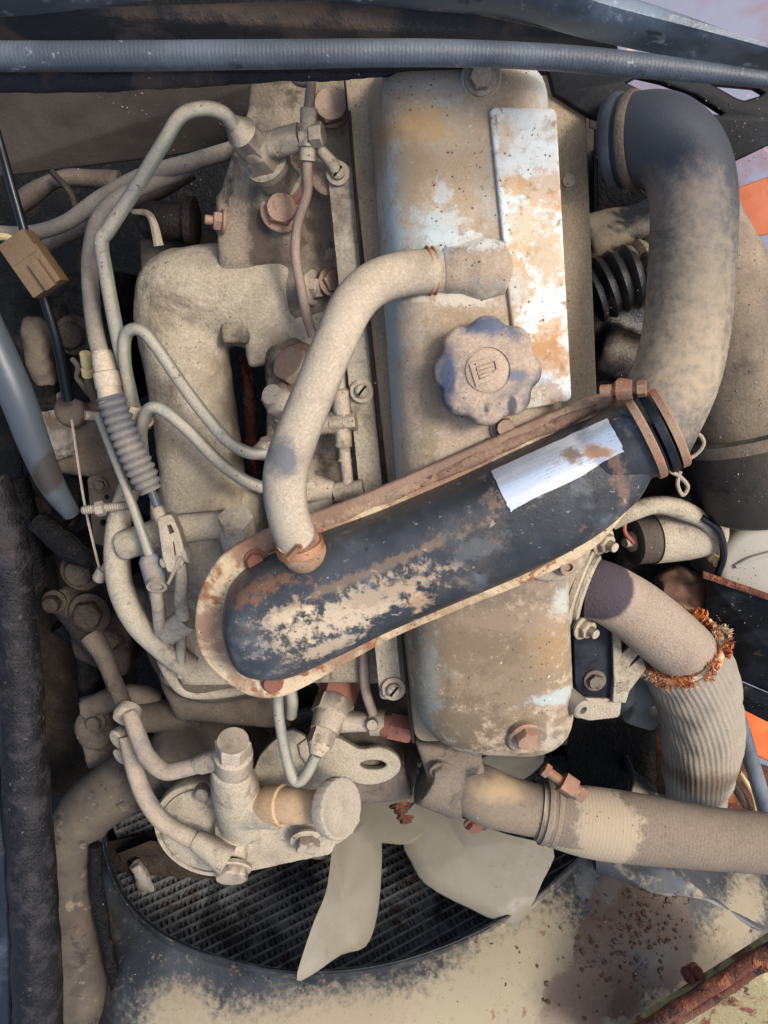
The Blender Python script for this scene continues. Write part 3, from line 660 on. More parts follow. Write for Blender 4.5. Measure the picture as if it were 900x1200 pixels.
# sticker wrapped on the body top
def onbody(px, py, lift=.0009):
    me_ = bodyc.data; best = None
    d = ray(px, py).normalized(); o_ = bodyc.location
    loc = BV.ray_cast(CAM - o_, d)
    return loc[0] + o_ + loc[1] * lift if loc[0] else None
b_ = bmesh.new(); b_.from_mesh(bodyc.data); n0 = len(b_.verts); b_.from_mesh(necko.data); b_.verts.ensure_lookup_table()
for v in b_.verts[n0:]: v.co += necko.location - bodyc.location
BV = BVHTree.FromBMesh(b_); b_.free()
NX, NY = 24, 12; vv = []; ok = True
c00, c10, c11, c01 = V((576, 553)), V((712, 491)), V((733, 529)), V((598, 600))
for j in range(NY + 1):
    for i in range(NX + 1):
        u_, v_ = i / NX, j / NY
        q = c00.lerp(c10, u_).lerp(c01.lerp(c11, u_), v_)
        q += V((3 * math.sin(u_ * 9 + v_ * 3) * (v_ > .9) + 2.2 * noise.noise(V((u_ * 9, v_ * 9, 1))), 0))
        h_ = onbody(q.x, q.y); vv.append(h_ if h_ is not None else P(q.x, q.y, ZF + 30))
ff = [(j * (NX + 1) + i, j * (NX + 1) + i + 1, (j + 1) * (NX + 1) + i + 1, (j + 1) * (NX + 1) + i) for j in range(NY) for i in range(NX)]
obj('sticker', mesh(vv, ff), 'sticker', cr, label='silver sticker with faint lines of small print')
for (x, y, z, r, mt) in ((301, 657, ZF + 1, 11, 'boltred'), (319, 799, ZF + 1, 10, 'boltred')): bolt(x, y, z, r, cr, mt, UPV, h=9, washer=1.35)
ear = plate('flange_ear', [(625, 668), (660, 634), (690, 628), (680, 660), (660, 674), (638, 676)], 'dust', cr, z=ZF - 14, th=10, bev=2, sm=3)
turn('sleeve_bolt', 660, 658, ZF - 12, (.15, -.1, 1), [(0, 15), (8, 15), (9, 13), (9, 10), (18, 10), (18, 5), (14, 5)], 'boltrust', cr)
# small crater dents of paint chips
for i in range(26):
    x = random.uniform(360, 730); y = 760 - (x - 300) * .5 + random.uniform(-50, 40)
    h_ = onbody(x, y, .0)
    if h_ is None: continue

# ================================================================== breather hose with its clamps
tube('breather_hose', [(508, 318, 56, 26), (474, 321, 62, 26), (440, 332, 72, 26), (414, 356, 84, 26), (392, 402, 98, 25), (368, 460, 108, 25), (344, 520, 114, 26), (334, 560, 114, 26), (337, 600, 112, 25), (352, 645, 106, 24)], 'breather', None, seg=10, n=28, open_end=.003, label='dusty tan breather hose looping from the valve cover to the black pipe', cat='hose')
spg = 'wire clamps on the breather hose'
def wire_ring(name, c3, axis, r, wr, mat, parent, gap=.5, a0=0.0, tail=.012):
    u, v, a = frame(axis); pts = []
    for i in range(33):
        t = a0 + gap / 2 + (2 * math.pi - gap) * i / 32; q = c3 + (u * math.cos(t) + v * math.sin(t)) * r
        pts.append((*q, wr))
    e0 = V(pts[0][:3]) + (V(pts[0][:3]) - c3).normalized() * tail; e1 = V(pts[-1][:3]) + (V(pts[-1][:3]) - c3).normalized() * tail
    pts = [(*e0, wr)] + pts + [(*e1, wr)]
    return obj(name, tube_mesh(pts, 2, 8), mat, parent)
ta = P(506, 318, 54); t1 = thing('spring_clamp', 'coppery spring wire clamp where the breather hose meets the valve cover', 'clamp', spg)
wire_ring('wire', ta, P(480, 320, 58) - ta, 27.5 * mpp(ta), .0011, 'spring', t1, .5, 1.2)
wire_ring('wire', P(500, 318, 55), P(480, 320, 58) - ta, 27.5 * mpp(ta), .0011, 'spring', t1, .7, 1.2)
tb = P(357, 650, 104); t2 = thing('spring_clamp', 'rusty orange clamp at the lower end of the breather hose', 'clamp', spg)
nb = thing('breather_spigot', 'short dusty metal spigot on the black pipe under the breather hose', 'spigot')
between('spigot', (370, 672, ZF + 10), (347, 630, ZF + 40), [(0, 25), (.5, 24), (.55, 26), (.7, 26), (.75, 24), (1, 24)], 'crossrim', nb)
turn2 = obj('band', turn_mesh(P(352, 642, 107), P(338, 600, 112) - P(352, 645, 106), [(-.002, 27 * mpp(tb)), (-.002, 28.3 * mpp(tb)), (.004, 28.3 * mpp(tb)), (.004, 27 * mpp(tb))], 32), 'spring', t2)
between('tang', (338, 655, 122), (352, 640, 126), [(0, 4), (1, 4)], 'spring', t2, n=8)

# ================================================================== intake elbow, clamps, air cleaner
el = thing('intake_elbow', 'fat black rubber intake elbow with dusty lower half, right of the cover', 'intake hose')
tube('elbow_hose', [(718, 170, 22, 50), (745, 164, 32, 51), (775, 164, 44, 51), (800, 186, 52, 50), (812, 228, 58, 49), (811, 300, 64, 49), (804, 385, 72, 49), (789, 448, 82, 50), (758, 512, 95, 51)], 'elbow', el, seg=10, n=40)
pa, pb = P(722, 169, 24), P(750, 164, 34); aa = (pb - pa).normalized()
for q, r_ in ((.0, 54), (.010, 53.5)): obj('lip_ring', turn_mesh(pa + aa * q, aa, [(0, 48 * mpp(pa)), (0, r_ * mpp(pa)), (.003, (r_ + 1.5) * mpp(pa)), (.006, r_ * mpp(pa)), (.006, 48 * mpp(pa))], 40), 'rubber' if q == 0 else 'dullbrown', el)
tc = thing('hose_clamp', 'rusty T-bolt clamp joining the black pipe to the rubber elbow', 'clamp')
pc = P(764, 506, 96); kc = mpp(pc)
for q in (-.009, .000, .007):
    obj('band', turn_mesh(pc + NA * q, NA, [(0, 50 * kc), (0, 54 * kc), (.0045, 54.5 * kc), (.0055, 53 * kc), (.0055, 50 * kc)], 48), 'clamp' if q else 'black', tc)
between('screw_barrel', (704, 459, 100), (757, 455, 112), [(0, 0), (0, 8), (.25, 8), (.26, 6), (.35, 6), (.36, 12, 's'), (.7, 12, 's'), (.71, 5), (.82, 5), (.82, 10, 'x'), (1, 10, 'x'), (1, 7)], 'clamp', tc)
between('tang', (728, 448, 104), (735, 478, 96), [(0, 10, 's'), (1, 12, 's')], 'clamp', tc)
ac = thing('air_cleaner', 'dusty dark air cleaner canister behind the rubber elbow', 'air cleaner')
between('upper_shell', (890, 496, -60), (822, 225, -60), [(0, 88), (.02, 90), (.2, 84), (.5, 66), (.8, 42), (1, 30)], 'canister', ac, n=48)
between('bowl', (914, 596, -60), (890, 496, -60), [(0, 40), (.03, 70), (.12, 84), (.3, 92), (.9, 94), (1, 94)], 'canisterdark', ac, n=48)
between('seam_ring', (892, 504, -60), (888, 488, -60), [(0, 90), (.1, 98), (.9, 98), (1, 90)], 'canister', ac, n=48)
tube('latch_wire', [(812, 505, -18, 2.5), (822, 512, -16, 2.5), (824, 522, -16, 2.5), (812, 535, -18, 2.5), (790, 543, -18, 2.5), (786, 552, -18, 2.5), (796, 558, -18, 2.5), (806, 570, -18, 2.5), (800, 580, -18, 2.5), (794, 568, -18, 2.5), (797, 552, -18, 2.5)], 'alu', ac, n=8)
sh = thing('oil_stained_side_casting', 'tan casting streaked with black oil between cover and elbow', 'casting')
tube('ribbed_sleeve', [(694, 344, -58, 34), (735, 326, -56, 36), (800, 306, -54, 38)], 'oilpatch', sh, n=32, rip=(.011, .0018))
obj('casting', cast([block([(690, 262), (770, 240), (780, 420), (700, 440)], -75, -150, 8), TM([(690, 290, -80, 20), (770, 262, -75, 20)]), TM([(700, 410, -70, 30), (790, 440, -60, 30)])], .004, 6, .001, 40), 'oilpatch' if 'oilpatch' in M else 'oilybrown', sh)
# ================================================================== injectors and fuel pipes
inj = thing('fuel_injector', 'large dusty fuel injector with stacked hex nuts near the top', 'injector', 'fuel injectors')
between('injector_body', (338, 222, -28), (294, 166, 22), [(0, 27), (.2, 27), (.21, 25, 'x'), (.5, 25, 'x'), (.52, 27), (.62, 27), (.63, 22, 'x'), (.86, 22, 'x'), (.88, 20), (1, 18)], 'dustfit', inj, angle=30)
between('seat_ring', (342, 226, -32), (332, 214, -20), [(0, 26), (.2, 30), (.8, 30), (1, 26)], 'boltred', inj)
between('union_nut', (299, 172, 18), (272, 143, 42), [(0, 20, 'x'), (.55, 20, 'x'), (.6, 19), (.7, 16), (1, 9)], 'dustfit', inj, angle=30)
between('side_arm', (312, 172, 14), (352, 160, 22), [(0, 16), (.3, 16), (.32, 17, 's'), (1, 16, 's')], 'dustfit', inj)
lk = thing('leak_off_pipe', 'thin brown leak-off pipe with banjo block running down beside the injector', 'fuel pipe')
tube('pipe', [(346, 80, 20, 6), (346, 92, 22, 6), (357, 96, 26, 6), (363, 84, 28, 6), (364, 104, 28, 6), (361, 140, 26, 6.5), (360, 200, 22, 6.5), (360, 226, 18, 6), (349, 262, 10, 6), (346, 298, 6, 6), (352, 333, 0, 6), (360, 372, -6, 6), (367, 394, -10, 6)], 'pipebrown', lk, n=12)
between('sleeve', (362, 126, 26), (360, 190, 23), [(0, 8), (.02, 10), (.3, 10), (.32, 14, 's'), (.72, 14, 's'), (.74, 10), (.98, 10), (1, 8)], 'dustfit', lk)
between('banjo_bolt', (352, 161, 26), (379, 157, 30), [(0, 8), (.5, 9), (.5, 14, 'x'), (.95, 14, 'x'), (1, 11)], 'dustfit', lk, angle=30)
tube('banjo_arm', [(372, 172, 18, 7), (386, 188, 12, 8), (394, 200, 8, 8)], 'dustfit', lk, n=10)
turn('banjo_eye', 386, 208, -6, (.1, .1, 1), [(0, 22), (6, 22), (8, 18)], 'boltrust', lk)
in2 = thing('fuel_injector', 'injector nut with rusty washers half hidden behind the breather hose', 'injector', 'fuel injectors')
between('injector_body', (345, 480, -25), (318, 462, 10), [(0, 24), (.3, 24), (.31, 20, 'x'), (.8, 20, 'x'), (.85, 16), (1, 12)], 'dustfit', in2, angle=30)
between('union_nut', (330, 520, -15), (298, 532, 2), [(0, 15, 'x'), (.6, 15, 'x'), (.7, 12), (1, 7)], 'dustfit', in2, angle=30)
in3 = thing('fuel_injector', 'dusty injector with side arm just above the rusty pipe flange', 'injector', 'fuel injectors')
between('injector_body', (392, 575, 5), (348, 570, 0), [(0, 12), (.2, 14), (.5, 18), (.6, 22, 'x'), (.95, 22, 'x'), (1, 18)], 'dustfit', in3, angle=30)
between('side_arm', (350, 600, -10), (388, 575, 4), [(0, 20), (.5, 18), (1, 12)], 'dustfit', in3)
l2 = thing('leak_off_pipe', 'dusty straight leak-off pipe with banjo joints behind the breather hose', 'fuel pipe')
tube('pipe', [(396, 400, -2, 7), (399, 460, 2, 7), (403, 520, 4, 7), (407, 560, 6, 7), (409, 592, 6, 7)], 'dustfit', l2, n=12)
between('sleeve', (399, 455, 2), (404, 540, 4), [(0, 8), (.03, 11), (.35, 11), (.36, 9), (.55, 10), (.8, 10), (.8, 7), (.95, 7), (1, 9)], 'dustfit', l2)
between('banjo_bolt', (373, 498, 0), (418, 493, 6), [(0, 12), (.35, 12), (.36, 14, 's'), (.7, 14, 's'), (.7, 10), (.72, 11, 'x'), (1, 11, 'x')], 'dustfit', l2)
between('banjo_joint', (392, 577, 6), (426, 571, 8), [(0, 11), (.2, 12, 's'), (.65, 12, 's'), (.66, 10), (1, 10)], 'dustfit', l2)
in4 = thing('fuel_injector', 'lower injector with red primer nut beside the lifting eye', 'injector', 'fuel injectors')
between('seat_nut', (404, 785, -65), (393, 822, -48), [(0, 24), (.3, 24, 'x'), (.9, 23, 'x'), (1, 20)], 'boltred', in4, angle=30)
between('injector_body', (394, 818, -48), (380, 858, -22), [(0, 19), (.1, 24, 'x'), (.5, 24, 'x'), (.52, 20), (.7, 19), (1, 17)], 'dustfit', in4, angle=30)
between('union_nut', (380, 855, -24), (370, 886, -8), [(0, 16, 'x'), (.55, 16, 'x'), (.6, 15), (.8, 11), (1, 8)], 'dustfit', in4, angle=30)
between('side_arm', (392, 845, -36), (452, 846, -30), [(0, 14), (.5, 12), (.7, 12), (.71, 16), (1, 16)], 'dustfit', in4)
bolt(398, 783, -70, 22, in4, 'boltrust', (.1, .2, 1), h=18)
l3 = thing('leak_off_pipe', 'short brown leak-off pipe between the black pipe and the lower injector', 'fuel pipe')
tube('pipe', [(424, 735, -20, 6), (426, 765, -22, 6), (428, 806, -24, 6), (437, 836, -26, 6)], 'pipebrown', l3, n=10)
turn('cone', 438, 846, -30, (-.1, .3, 1), [(0, 12), (10, 9), (18, 6)], 'dustfit', l3)
between('banjo_bolt', (444, 848, -28), (482, 856, -26), [(0, 12), (.3, 15), (.32, 17, 'x'), (.9, 17, 'x'), (1, 14)], 'boltred', l3, angle=30)
tube('injector_pipe', [(273, 146, 44, 8), (262, 133, 52, 8.5), (240, 127, 58, 8.5), (212, 136, 60, 8.5), (190, 170, 54, 8.5), (158, 222, 40, 8.5), (128, 268, 28, 8.5), (119, 284, 24, 8.5), (124, 320, 14, 8.5), (136, 385, 0, 8.5), (150, 450, -14, 8.5), (158, 486, -30, 8.5)], 'pipe', None, n=16, label='long steel injector pipe looping over from the top injector nut', cat='fuel pipe', group='steel injector pipes')
tube('injector_pipe', [(312, 531, 0, 7.5), (290, 530, 6, 7.5), (262, 512, 10, 7.5), (220, 460, 12, 7.5), (180, 402, 12, 7.5), (163, 386, 10, 7.5), (148, 392, 6, 7.5), (146, 420, 0, 7.5), (152, 462, -14, 7.5), (156, 490, -30, 7.5)], 'pipe', None, n=16, label='upper of two bent steel injector pipes crossing in front of the manifold', cat='fuel pipe', group='steel injector pipes')
tube('injector_pipe', [(308, 572, -4, 7.5), (285, 562, 2, 7.5), (255, 540, 6, 7.5), (220, 504, 8, 7.5), (190, 480, 8, 7.5), (174, 480, 4, 7.5), (166, 500, -6, 7.5), (166, 520, -20, 7.5), (170, 560, -50, 7.5)], 'pipe', None, n=16, label='lower of two bent steel injector pipes crossing in front of the manifold', cat='fuel pipe', group='steel injector pipes')
tube('injector_pipe', [(325, 806, 10, 6.5), (327, 840, 0, 6.5), (334, 880, -8, 6.5), (343, 911, -10, 7), (352, 915, -9, 7), (361, 904, -8, 7), (371, 884, -8, 7)], 'pipe', None, n=16, label='hook shaped steel pipe dropping from under the black pipe to the lower injector', cat='fuel pipe', group='steel injector pipes')
tube('injector_pipe', [(338, 798, -20, 7.5), (342, 820, -26, 7.5), (341, 838, -40, 7)], 'pipe', None, n=14, label='stub of dusty pipe hanging beside the hook shaped pipe', cat='fuel pipe', group='steel injector pipes')
pcl = thing('pipe_clamp', 'small bolted clamp holding the two bent injector pipes together', 'clamp')
obj('clamp_block', obox(160, 488, -18, 17, 12, 9, -12, 1.5), 'dust', pcl)
bolt(172, 492, -8, 6, pcl, 'boltrust', UPV)
tube('fuel_hose', [(-20, 272, -70, 9), (30, 274, -66, 9), (75, 262, -60, 9), (120, 232, -55, 10), (170, 206, -52, 10), (225, 190, -50, 10), (285, 172, -60, 10)], 'cable', None, label='grey dusty fuel hose sloping across the upper left corner', cat='hose')
tube('fuel_hose', [(55, 288, -110, 9), (110, 258, -100, 10), (180, 225, -95, 11), (225, 198, -90, 11)], 'dullbrown', None, label='dull brown hose behind the grey fuel hose', cat='hose')

# ================================================================== throttle cable, linkage
th = thing('throttle_cable', 'throttle cable with ribbed rubber bellows ending in a clevis', 'cable')
tube('sheath', [(225, 196, -60, 9), (180, 214, -50, 9), (140, 232, -40, 9.5), (116, 258, -30, 10), (106, 300, -20, 10), (107, 350, -12, 10), (113, 395, -6, 10), (121, 425, -2, 10.5)], 'cable', th)
between('ferrule', (119, 412, -4), (131, 472, 4), [(0, 11), (.1, 13), (.4, 13), (.42, 15), (.7, 15), (.72, 14), (1, 15)], 'dustfit', th)
bl = [(129, 464, 4, 16), (140, 495, 5, 16), (155, 530, 6, 16), (168, 557, 6, 16), (178, 577, 6, 12)]
obj('bellows', tube_mesh(world_path(bl), 6, 24, rip=(.0062, .0012)), 'rubberdust' if 'rubberdust' in M else 'hose_tan', th, angle=60)
between('rod', (177, 574, 6), (187, 602, 6), [(0, 5), (1, 5)], 'bluehose', th, n=12)
between('rod_end', (184, 594, 6), (191, 612, 7), [(0, 6), (.2, 8), (1, 8)], 'dustfit', th, n=12)
cv = plate('clevis', round_poly([(188, 606), (202, 602), (211, 622), (218, 648), (214, 662), (200, 668), (194, 650)], 4), 'dustfit', th, z=8, th=12, bev=1.2, holes=[round_poly([(196, 613), (203, 611), (208, 622), (200, 626)], 2), [(203, 632), (207, 631), (211, 655), (206, 657)]])
between('clevis_pin', (190, 660, 8), (222, 650, 10), [(0, 6), (.1, 7), (.85, 7), (.86, 9), (1, 9)], 'alu', th, n=14)
between('cotter', (197, 684, 12), (212, 652, 14), [(0, 2), (1, 3)], 'alu', th, n=8)
lv = thing('throttle_lever', 'bent dusty throttle lever hanging from the clevis', 'lever')
tube('arm', [(210, 652, 4, 8), (213, 680, 2, 8), (212, 700, -4, 8), (215, 722, -14, 9)], 'dust', lv, n=12)
between('knuckle', (196, 742, -30), (222, 724, -20), [(0, 14), (.1, 17, 'x'), (.9, 17, 'x'), (1, 14)], 'dust', lv)
tube('stop', [(212, 735, -26, 7), (212, 760, -34, 6), (212, 792, -44, 5)], 'dust', lv, n=10)
lr = thing('linkage_rod', 'thin straight linkage rod beside the bellows with a blue socket end', 'rod')
tube('rod', [(115, 486, -20, 5.5), (130, 525, -12, 5.5), (148, 572, -6, 5.5), (165, 620, -2, 6), (177, 655, 0, 7)], 'pipe', lr, n=12)
between('socket', (174, 650, 0), (185, 688, 2), [(0, 9), (.15, 13), (.85, 13), (1, 11)], 'socketblue' if 'socketblue' in M else 'bluehose', lr)
turn('socket_ring', 184, 684, 8, (.1, -.6, .8), [(0, 9), (0, 12), (5, 12), (5, 8), (2, 8)], 'dustfit', lr)
tube('lower_rod', [(183, 690, -2, 8), (186, 715, -14, 8), (188, 740, -30, 8)], 'dust', lr, n=12)
ab = thing('adjuster_bolt', 'threaded adjuster bolt with lock nut left of the linkage rod', 'bolt')
between('thread', (96, 598, -20), (152, 592, -24), [(0, 4)] + [(i / 40, 4.6 if i % 2 else 5.6) for i in range(1, 40)] + [(1, 5)], 'alu', ab, n=12)
between('lock_nut', (113, 597, -21), (123, 595, -21), [(0, 6), (.05, 9, 'x'), (.9, 9, 'x'), (1, 6)], 'alu', ab, angle=30)
ww = thing('throttle_wire', 'thin bare steel wire with a barrel nipple in the dark left gap', 'wire')
tube('wire', [(84, 492, -60, 1.6), (91, 540, -56, 1.6), (99, 590, -52, 1.6), (108, 632, -50, 1.6), (117, 668, -50, 1.6)], 'alu', ww, n=6)
between('nipple', (114, 680, -50), (127, 660, -50), [(0, 6), (.1, 8), (.6, 8), (.62, 5), (1, 5)], 'alu', ww)
tube('curved_coolant_hose', [(152, 570, -40, 13), (140, 610, -38, 14), (137, 650, -36, 15), (142, 690, -36, 15), (160, 728, -38, 15), (188, 756, -42, 15), (222, 782, -50, 15)], 'dust', None, n=20, label='curved tan hose sweeping round the left side of the linkage', cat='hose')
hp = thing('water_transfer_pipe', 'short horizontal dusty pipe with rounded end under the clevis', 'pipe')
tube('pipe', [(139, 641, -28, 10), (143, 640, -28, 17), (160, 634, -27, 18), (200, 622, -25, 18), (240, 616, -24, 17), (272, 614, -24, 17)], 'dust', hp, n=20)
between('post', (287, 672, -52), (276, 606, -6), [(0, 22), (.35, 22), (.37, 20), (.45, 20), (.47, 22), (.75, 22), (.8, 20), (.82, 20, 'x'), (1, 20, 'x')], 'dust', hp, angle=30)
tube('drain_pipe', [(190, 770, -70, 8), (205, 798, -75, 8), (225, 812, -76, 7), (270, 810, -72, 7), (330, 796, -65, 7)], 'dust', None, n=12, label='small bent dusty pipe below the crossover pipe end', cat='pipe')
gv = thing('governor_housing', 'shadowed dusty governor housing under the throttle linkage', 'housing')
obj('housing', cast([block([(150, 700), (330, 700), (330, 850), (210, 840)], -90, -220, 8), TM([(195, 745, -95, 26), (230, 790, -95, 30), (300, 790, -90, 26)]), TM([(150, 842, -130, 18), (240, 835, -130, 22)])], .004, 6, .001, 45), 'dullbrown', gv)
bolt(205, 790, -82, 12, gv, 'dullbrown', UPV)

# ================================================================== dark left side
tube('grey_blue_hose', [(-40, 330, -30, 20), (-8, 400, -28, 20), (20, 465, -30, 20), (42, 525, -40, 18), (62, 570, -52, 15), (84, 602, -66, 10)], 'bluehose', None, n=24, label='smooth grey-blue hose entering at the left edge', cat='hose')
tube('taped_loom', [(-14, 560, -20, 24), (8, 640, -18, 24), (20, 760, -14, 25), (28, 880, -8, 26), (36, 1000, 0, 27), (42, 1100, 8, 27), (46, 1240, 14, 28)], 'loom', None, n=24, lump=.10, label='thick black grimy taped loom running down the left edge', cat='loom')
tube('oily_hose', [(-20, 900, -20, 18), (0, 980, -10, 18), (6, 1080, -4, 16), (8, 1230, 0, 15)], 'oilyblue' if 'oilyblue' in M else 'black', None, n=20, label='shiny oily hose in the bottom left corner beside the loom', cat='hose')
tube('black_rod_cable', [(-8, 140, -30, 5), (14, 220, -32, 5.5), (34, 290, -34, 5.5), (52, 350, -38, 5.5), (68, 405, -45, 6), (80, 468, -60, 7)], 'blackcable', None, n=12, label='thin glossy black cable passing behind the brown connector', cat='cable')
cn = thing('wire_connector', 'brown plastic wire connector near the left edge', 'connector')
obj('housing', obox(46, 318, -15, 20, 24, 14, 32), 'connector', cn)
obj('collar', obox(27, 292, -15, 19, 14, 15, 32), 'connector', cn)
obj('latch', obox(50, 322, -4, 7, 18, 5, 32), 'connector', cn)
tube('wire', [(20, 286, -15, 4), (8, 278, -18, 4), (-12, 278, -22, 4)], 'yellow', cn, n=8)
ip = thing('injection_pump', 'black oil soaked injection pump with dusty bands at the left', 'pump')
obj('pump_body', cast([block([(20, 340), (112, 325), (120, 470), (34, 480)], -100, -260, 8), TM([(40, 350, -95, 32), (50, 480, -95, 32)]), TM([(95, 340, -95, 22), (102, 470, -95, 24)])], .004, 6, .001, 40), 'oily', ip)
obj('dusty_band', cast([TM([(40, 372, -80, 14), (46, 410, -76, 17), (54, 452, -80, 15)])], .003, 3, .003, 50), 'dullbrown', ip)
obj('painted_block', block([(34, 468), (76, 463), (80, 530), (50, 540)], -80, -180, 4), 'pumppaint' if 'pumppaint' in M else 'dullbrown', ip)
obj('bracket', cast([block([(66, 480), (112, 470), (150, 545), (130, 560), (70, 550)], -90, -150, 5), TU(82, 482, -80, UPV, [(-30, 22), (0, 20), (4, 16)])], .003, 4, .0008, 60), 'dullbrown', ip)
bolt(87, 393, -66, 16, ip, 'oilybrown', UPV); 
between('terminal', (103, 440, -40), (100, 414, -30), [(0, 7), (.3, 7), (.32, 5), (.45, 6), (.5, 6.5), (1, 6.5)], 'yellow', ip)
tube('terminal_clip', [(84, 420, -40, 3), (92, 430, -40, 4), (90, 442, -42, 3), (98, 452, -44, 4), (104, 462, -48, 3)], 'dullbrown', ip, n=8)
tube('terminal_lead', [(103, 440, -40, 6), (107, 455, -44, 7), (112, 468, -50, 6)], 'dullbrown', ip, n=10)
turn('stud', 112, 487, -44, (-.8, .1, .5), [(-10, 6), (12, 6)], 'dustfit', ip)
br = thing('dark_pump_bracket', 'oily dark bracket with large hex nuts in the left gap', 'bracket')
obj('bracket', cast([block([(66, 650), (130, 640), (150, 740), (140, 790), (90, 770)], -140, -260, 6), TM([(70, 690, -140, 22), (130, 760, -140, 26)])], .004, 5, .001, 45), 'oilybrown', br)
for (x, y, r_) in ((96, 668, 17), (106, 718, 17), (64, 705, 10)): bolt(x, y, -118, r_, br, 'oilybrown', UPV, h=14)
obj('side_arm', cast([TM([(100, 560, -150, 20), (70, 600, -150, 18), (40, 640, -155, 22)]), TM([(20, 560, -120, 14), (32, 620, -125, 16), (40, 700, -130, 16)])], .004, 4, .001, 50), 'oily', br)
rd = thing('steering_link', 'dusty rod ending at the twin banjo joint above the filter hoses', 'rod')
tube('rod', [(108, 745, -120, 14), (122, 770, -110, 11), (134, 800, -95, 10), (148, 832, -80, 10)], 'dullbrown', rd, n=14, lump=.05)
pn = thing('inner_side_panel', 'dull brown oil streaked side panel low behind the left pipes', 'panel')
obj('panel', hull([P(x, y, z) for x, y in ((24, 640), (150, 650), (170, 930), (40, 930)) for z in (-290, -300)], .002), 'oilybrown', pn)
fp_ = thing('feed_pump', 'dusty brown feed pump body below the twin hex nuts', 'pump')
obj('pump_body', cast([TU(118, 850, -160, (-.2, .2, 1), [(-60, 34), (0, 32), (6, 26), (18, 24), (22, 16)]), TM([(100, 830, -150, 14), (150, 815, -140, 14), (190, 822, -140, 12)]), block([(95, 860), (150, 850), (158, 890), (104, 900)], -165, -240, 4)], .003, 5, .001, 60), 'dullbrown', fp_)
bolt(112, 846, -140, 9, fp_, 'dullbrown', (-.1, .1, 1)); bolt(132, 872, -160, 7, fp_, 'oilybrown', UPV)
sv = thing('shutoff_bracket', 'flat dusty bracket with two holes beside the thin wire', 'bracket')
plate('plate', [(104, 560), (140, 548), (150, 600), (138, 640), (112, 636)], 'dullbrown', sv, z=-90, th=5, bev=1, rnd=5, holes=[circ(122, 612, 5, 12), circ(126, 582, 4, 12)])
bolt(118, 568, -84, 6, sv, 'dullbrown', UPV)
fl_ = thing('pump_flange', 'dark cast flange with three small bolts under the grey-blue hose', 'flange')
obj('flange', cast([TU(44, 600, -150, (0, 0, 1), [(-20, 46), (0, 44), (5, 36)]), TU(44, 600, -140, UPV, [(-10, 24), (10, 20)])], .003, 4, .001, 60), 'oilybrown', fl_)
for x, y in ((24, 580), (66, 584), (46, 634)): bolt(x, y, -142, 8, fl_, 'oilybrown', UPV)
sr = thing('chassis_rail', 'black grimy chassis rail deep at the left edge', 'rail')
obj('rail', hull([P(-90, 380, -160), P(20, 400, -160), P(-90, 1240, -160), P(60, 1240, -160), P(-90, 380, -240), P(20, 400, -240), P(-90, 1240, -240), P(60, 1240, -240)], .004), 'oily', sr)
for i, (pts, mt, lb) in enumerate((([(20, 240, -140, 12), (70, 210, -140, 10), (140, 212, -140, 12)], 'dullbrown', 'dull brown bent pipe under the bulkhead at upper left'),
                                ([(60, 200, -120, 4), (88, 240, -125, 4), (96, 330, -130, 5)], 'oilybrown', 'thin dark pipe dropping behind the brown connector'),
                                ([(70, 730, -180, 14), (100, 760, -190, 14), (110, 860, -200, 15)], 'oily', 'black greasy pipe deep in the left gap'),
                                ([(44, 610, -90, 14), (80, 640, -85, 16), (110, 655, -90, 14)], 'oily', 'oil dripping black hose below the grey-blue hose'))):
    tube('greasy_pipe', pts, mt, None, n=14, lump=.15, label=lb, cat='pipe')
ul = thing('oil_separator', 'dark brown cylinder with collar behind the manifold top', 'cylinder')
between('cylinder', (168, 258, -80), (232, 262, -80), [(0, 18), (.1, 22), (.8, 22), (.82, 30), (.95, 30), (1, 20)], 'oilybrown', ul)
obj('base', block([(168, 285), (250, 280), (250, 340), (170, 340)], -100, -160, 4), 'dullbrown', ul)
tube('clip', [(155, 248, -60, 3), (172, 250, -58, 4), (180, 262, -58, 5), (186, 288, -60, 6)], 'dust', ul, n=8)
tk = thing('tie_pipes', 'dusty pipe and fitting crossing behind the top injector', 'pipe')
tube('pipe', [(290, 130, -60, 12), (330, 118, -55, 12), (400, 112, -50, 10)], 'dullbrown', tk, n=14)
between('fitting', (310, 120, -55), (345, 100, -50), [(0, 14), (.4, 18), (1, 18)], 'oilybrown', tk)

# ================================================================== fuel filter
ff_ = thing('fuel_filter', 'tan dust covered fuel filter with hand primer knob and round base plate', 'fuel filter')
FA = V((-.10, -.05, 1))
turn('filter_can', 243, 974, -75, FA, [(-150, 50), (-140, 62), (-18, 62), (-14, 66), (-4, 66), (0, 64), (0, 59), (-2.5, 58.5), (-2.5, 57), (0, 56), (2, 30), (2, 5)], 'dust', ff_, n=48)
turn('can_dome', 224, 888, -120, (-.1, .1, 1), [(-60, 56), (0, 52), (10, 44), (16, 28), (18, 8)], 'dullbrown', ff_, n=32)
obj('filter_head', cast([BT((285, 968, -70), (270, 898, -22), [(0, 27), (.5, 29), (.75, 27), (.9, 24), (1, 22)]), BT((282, 944, -50), (330, 950, -30), [(0, 26), (.6, 23), (1, 21)]), TU(285, 965, -72, UPV, [(-4, 34), (14, 31)]), BT((272, 985, -66), (268, 1008, -50), [(0, 22), (1, 20)]),
                          block([(262, 985), (330, 960), (400, 968), (385, 1000), (290, 1020)], -62, -80, 4), TU(238, 928, -70, UPV, [(-8, 11), (10, 9)])], .0025, 5, .0006, 70), 'dust', ff_)
between('primer_barrel', (310, 943, -38), (385, 946, -10), [(0, 22), (.12, 24), (.3, 24), (.32, 21), (.6, 20), (.62, 19), (1, 19)], 'primer' if 'primer' in M else 'dust', ff_)
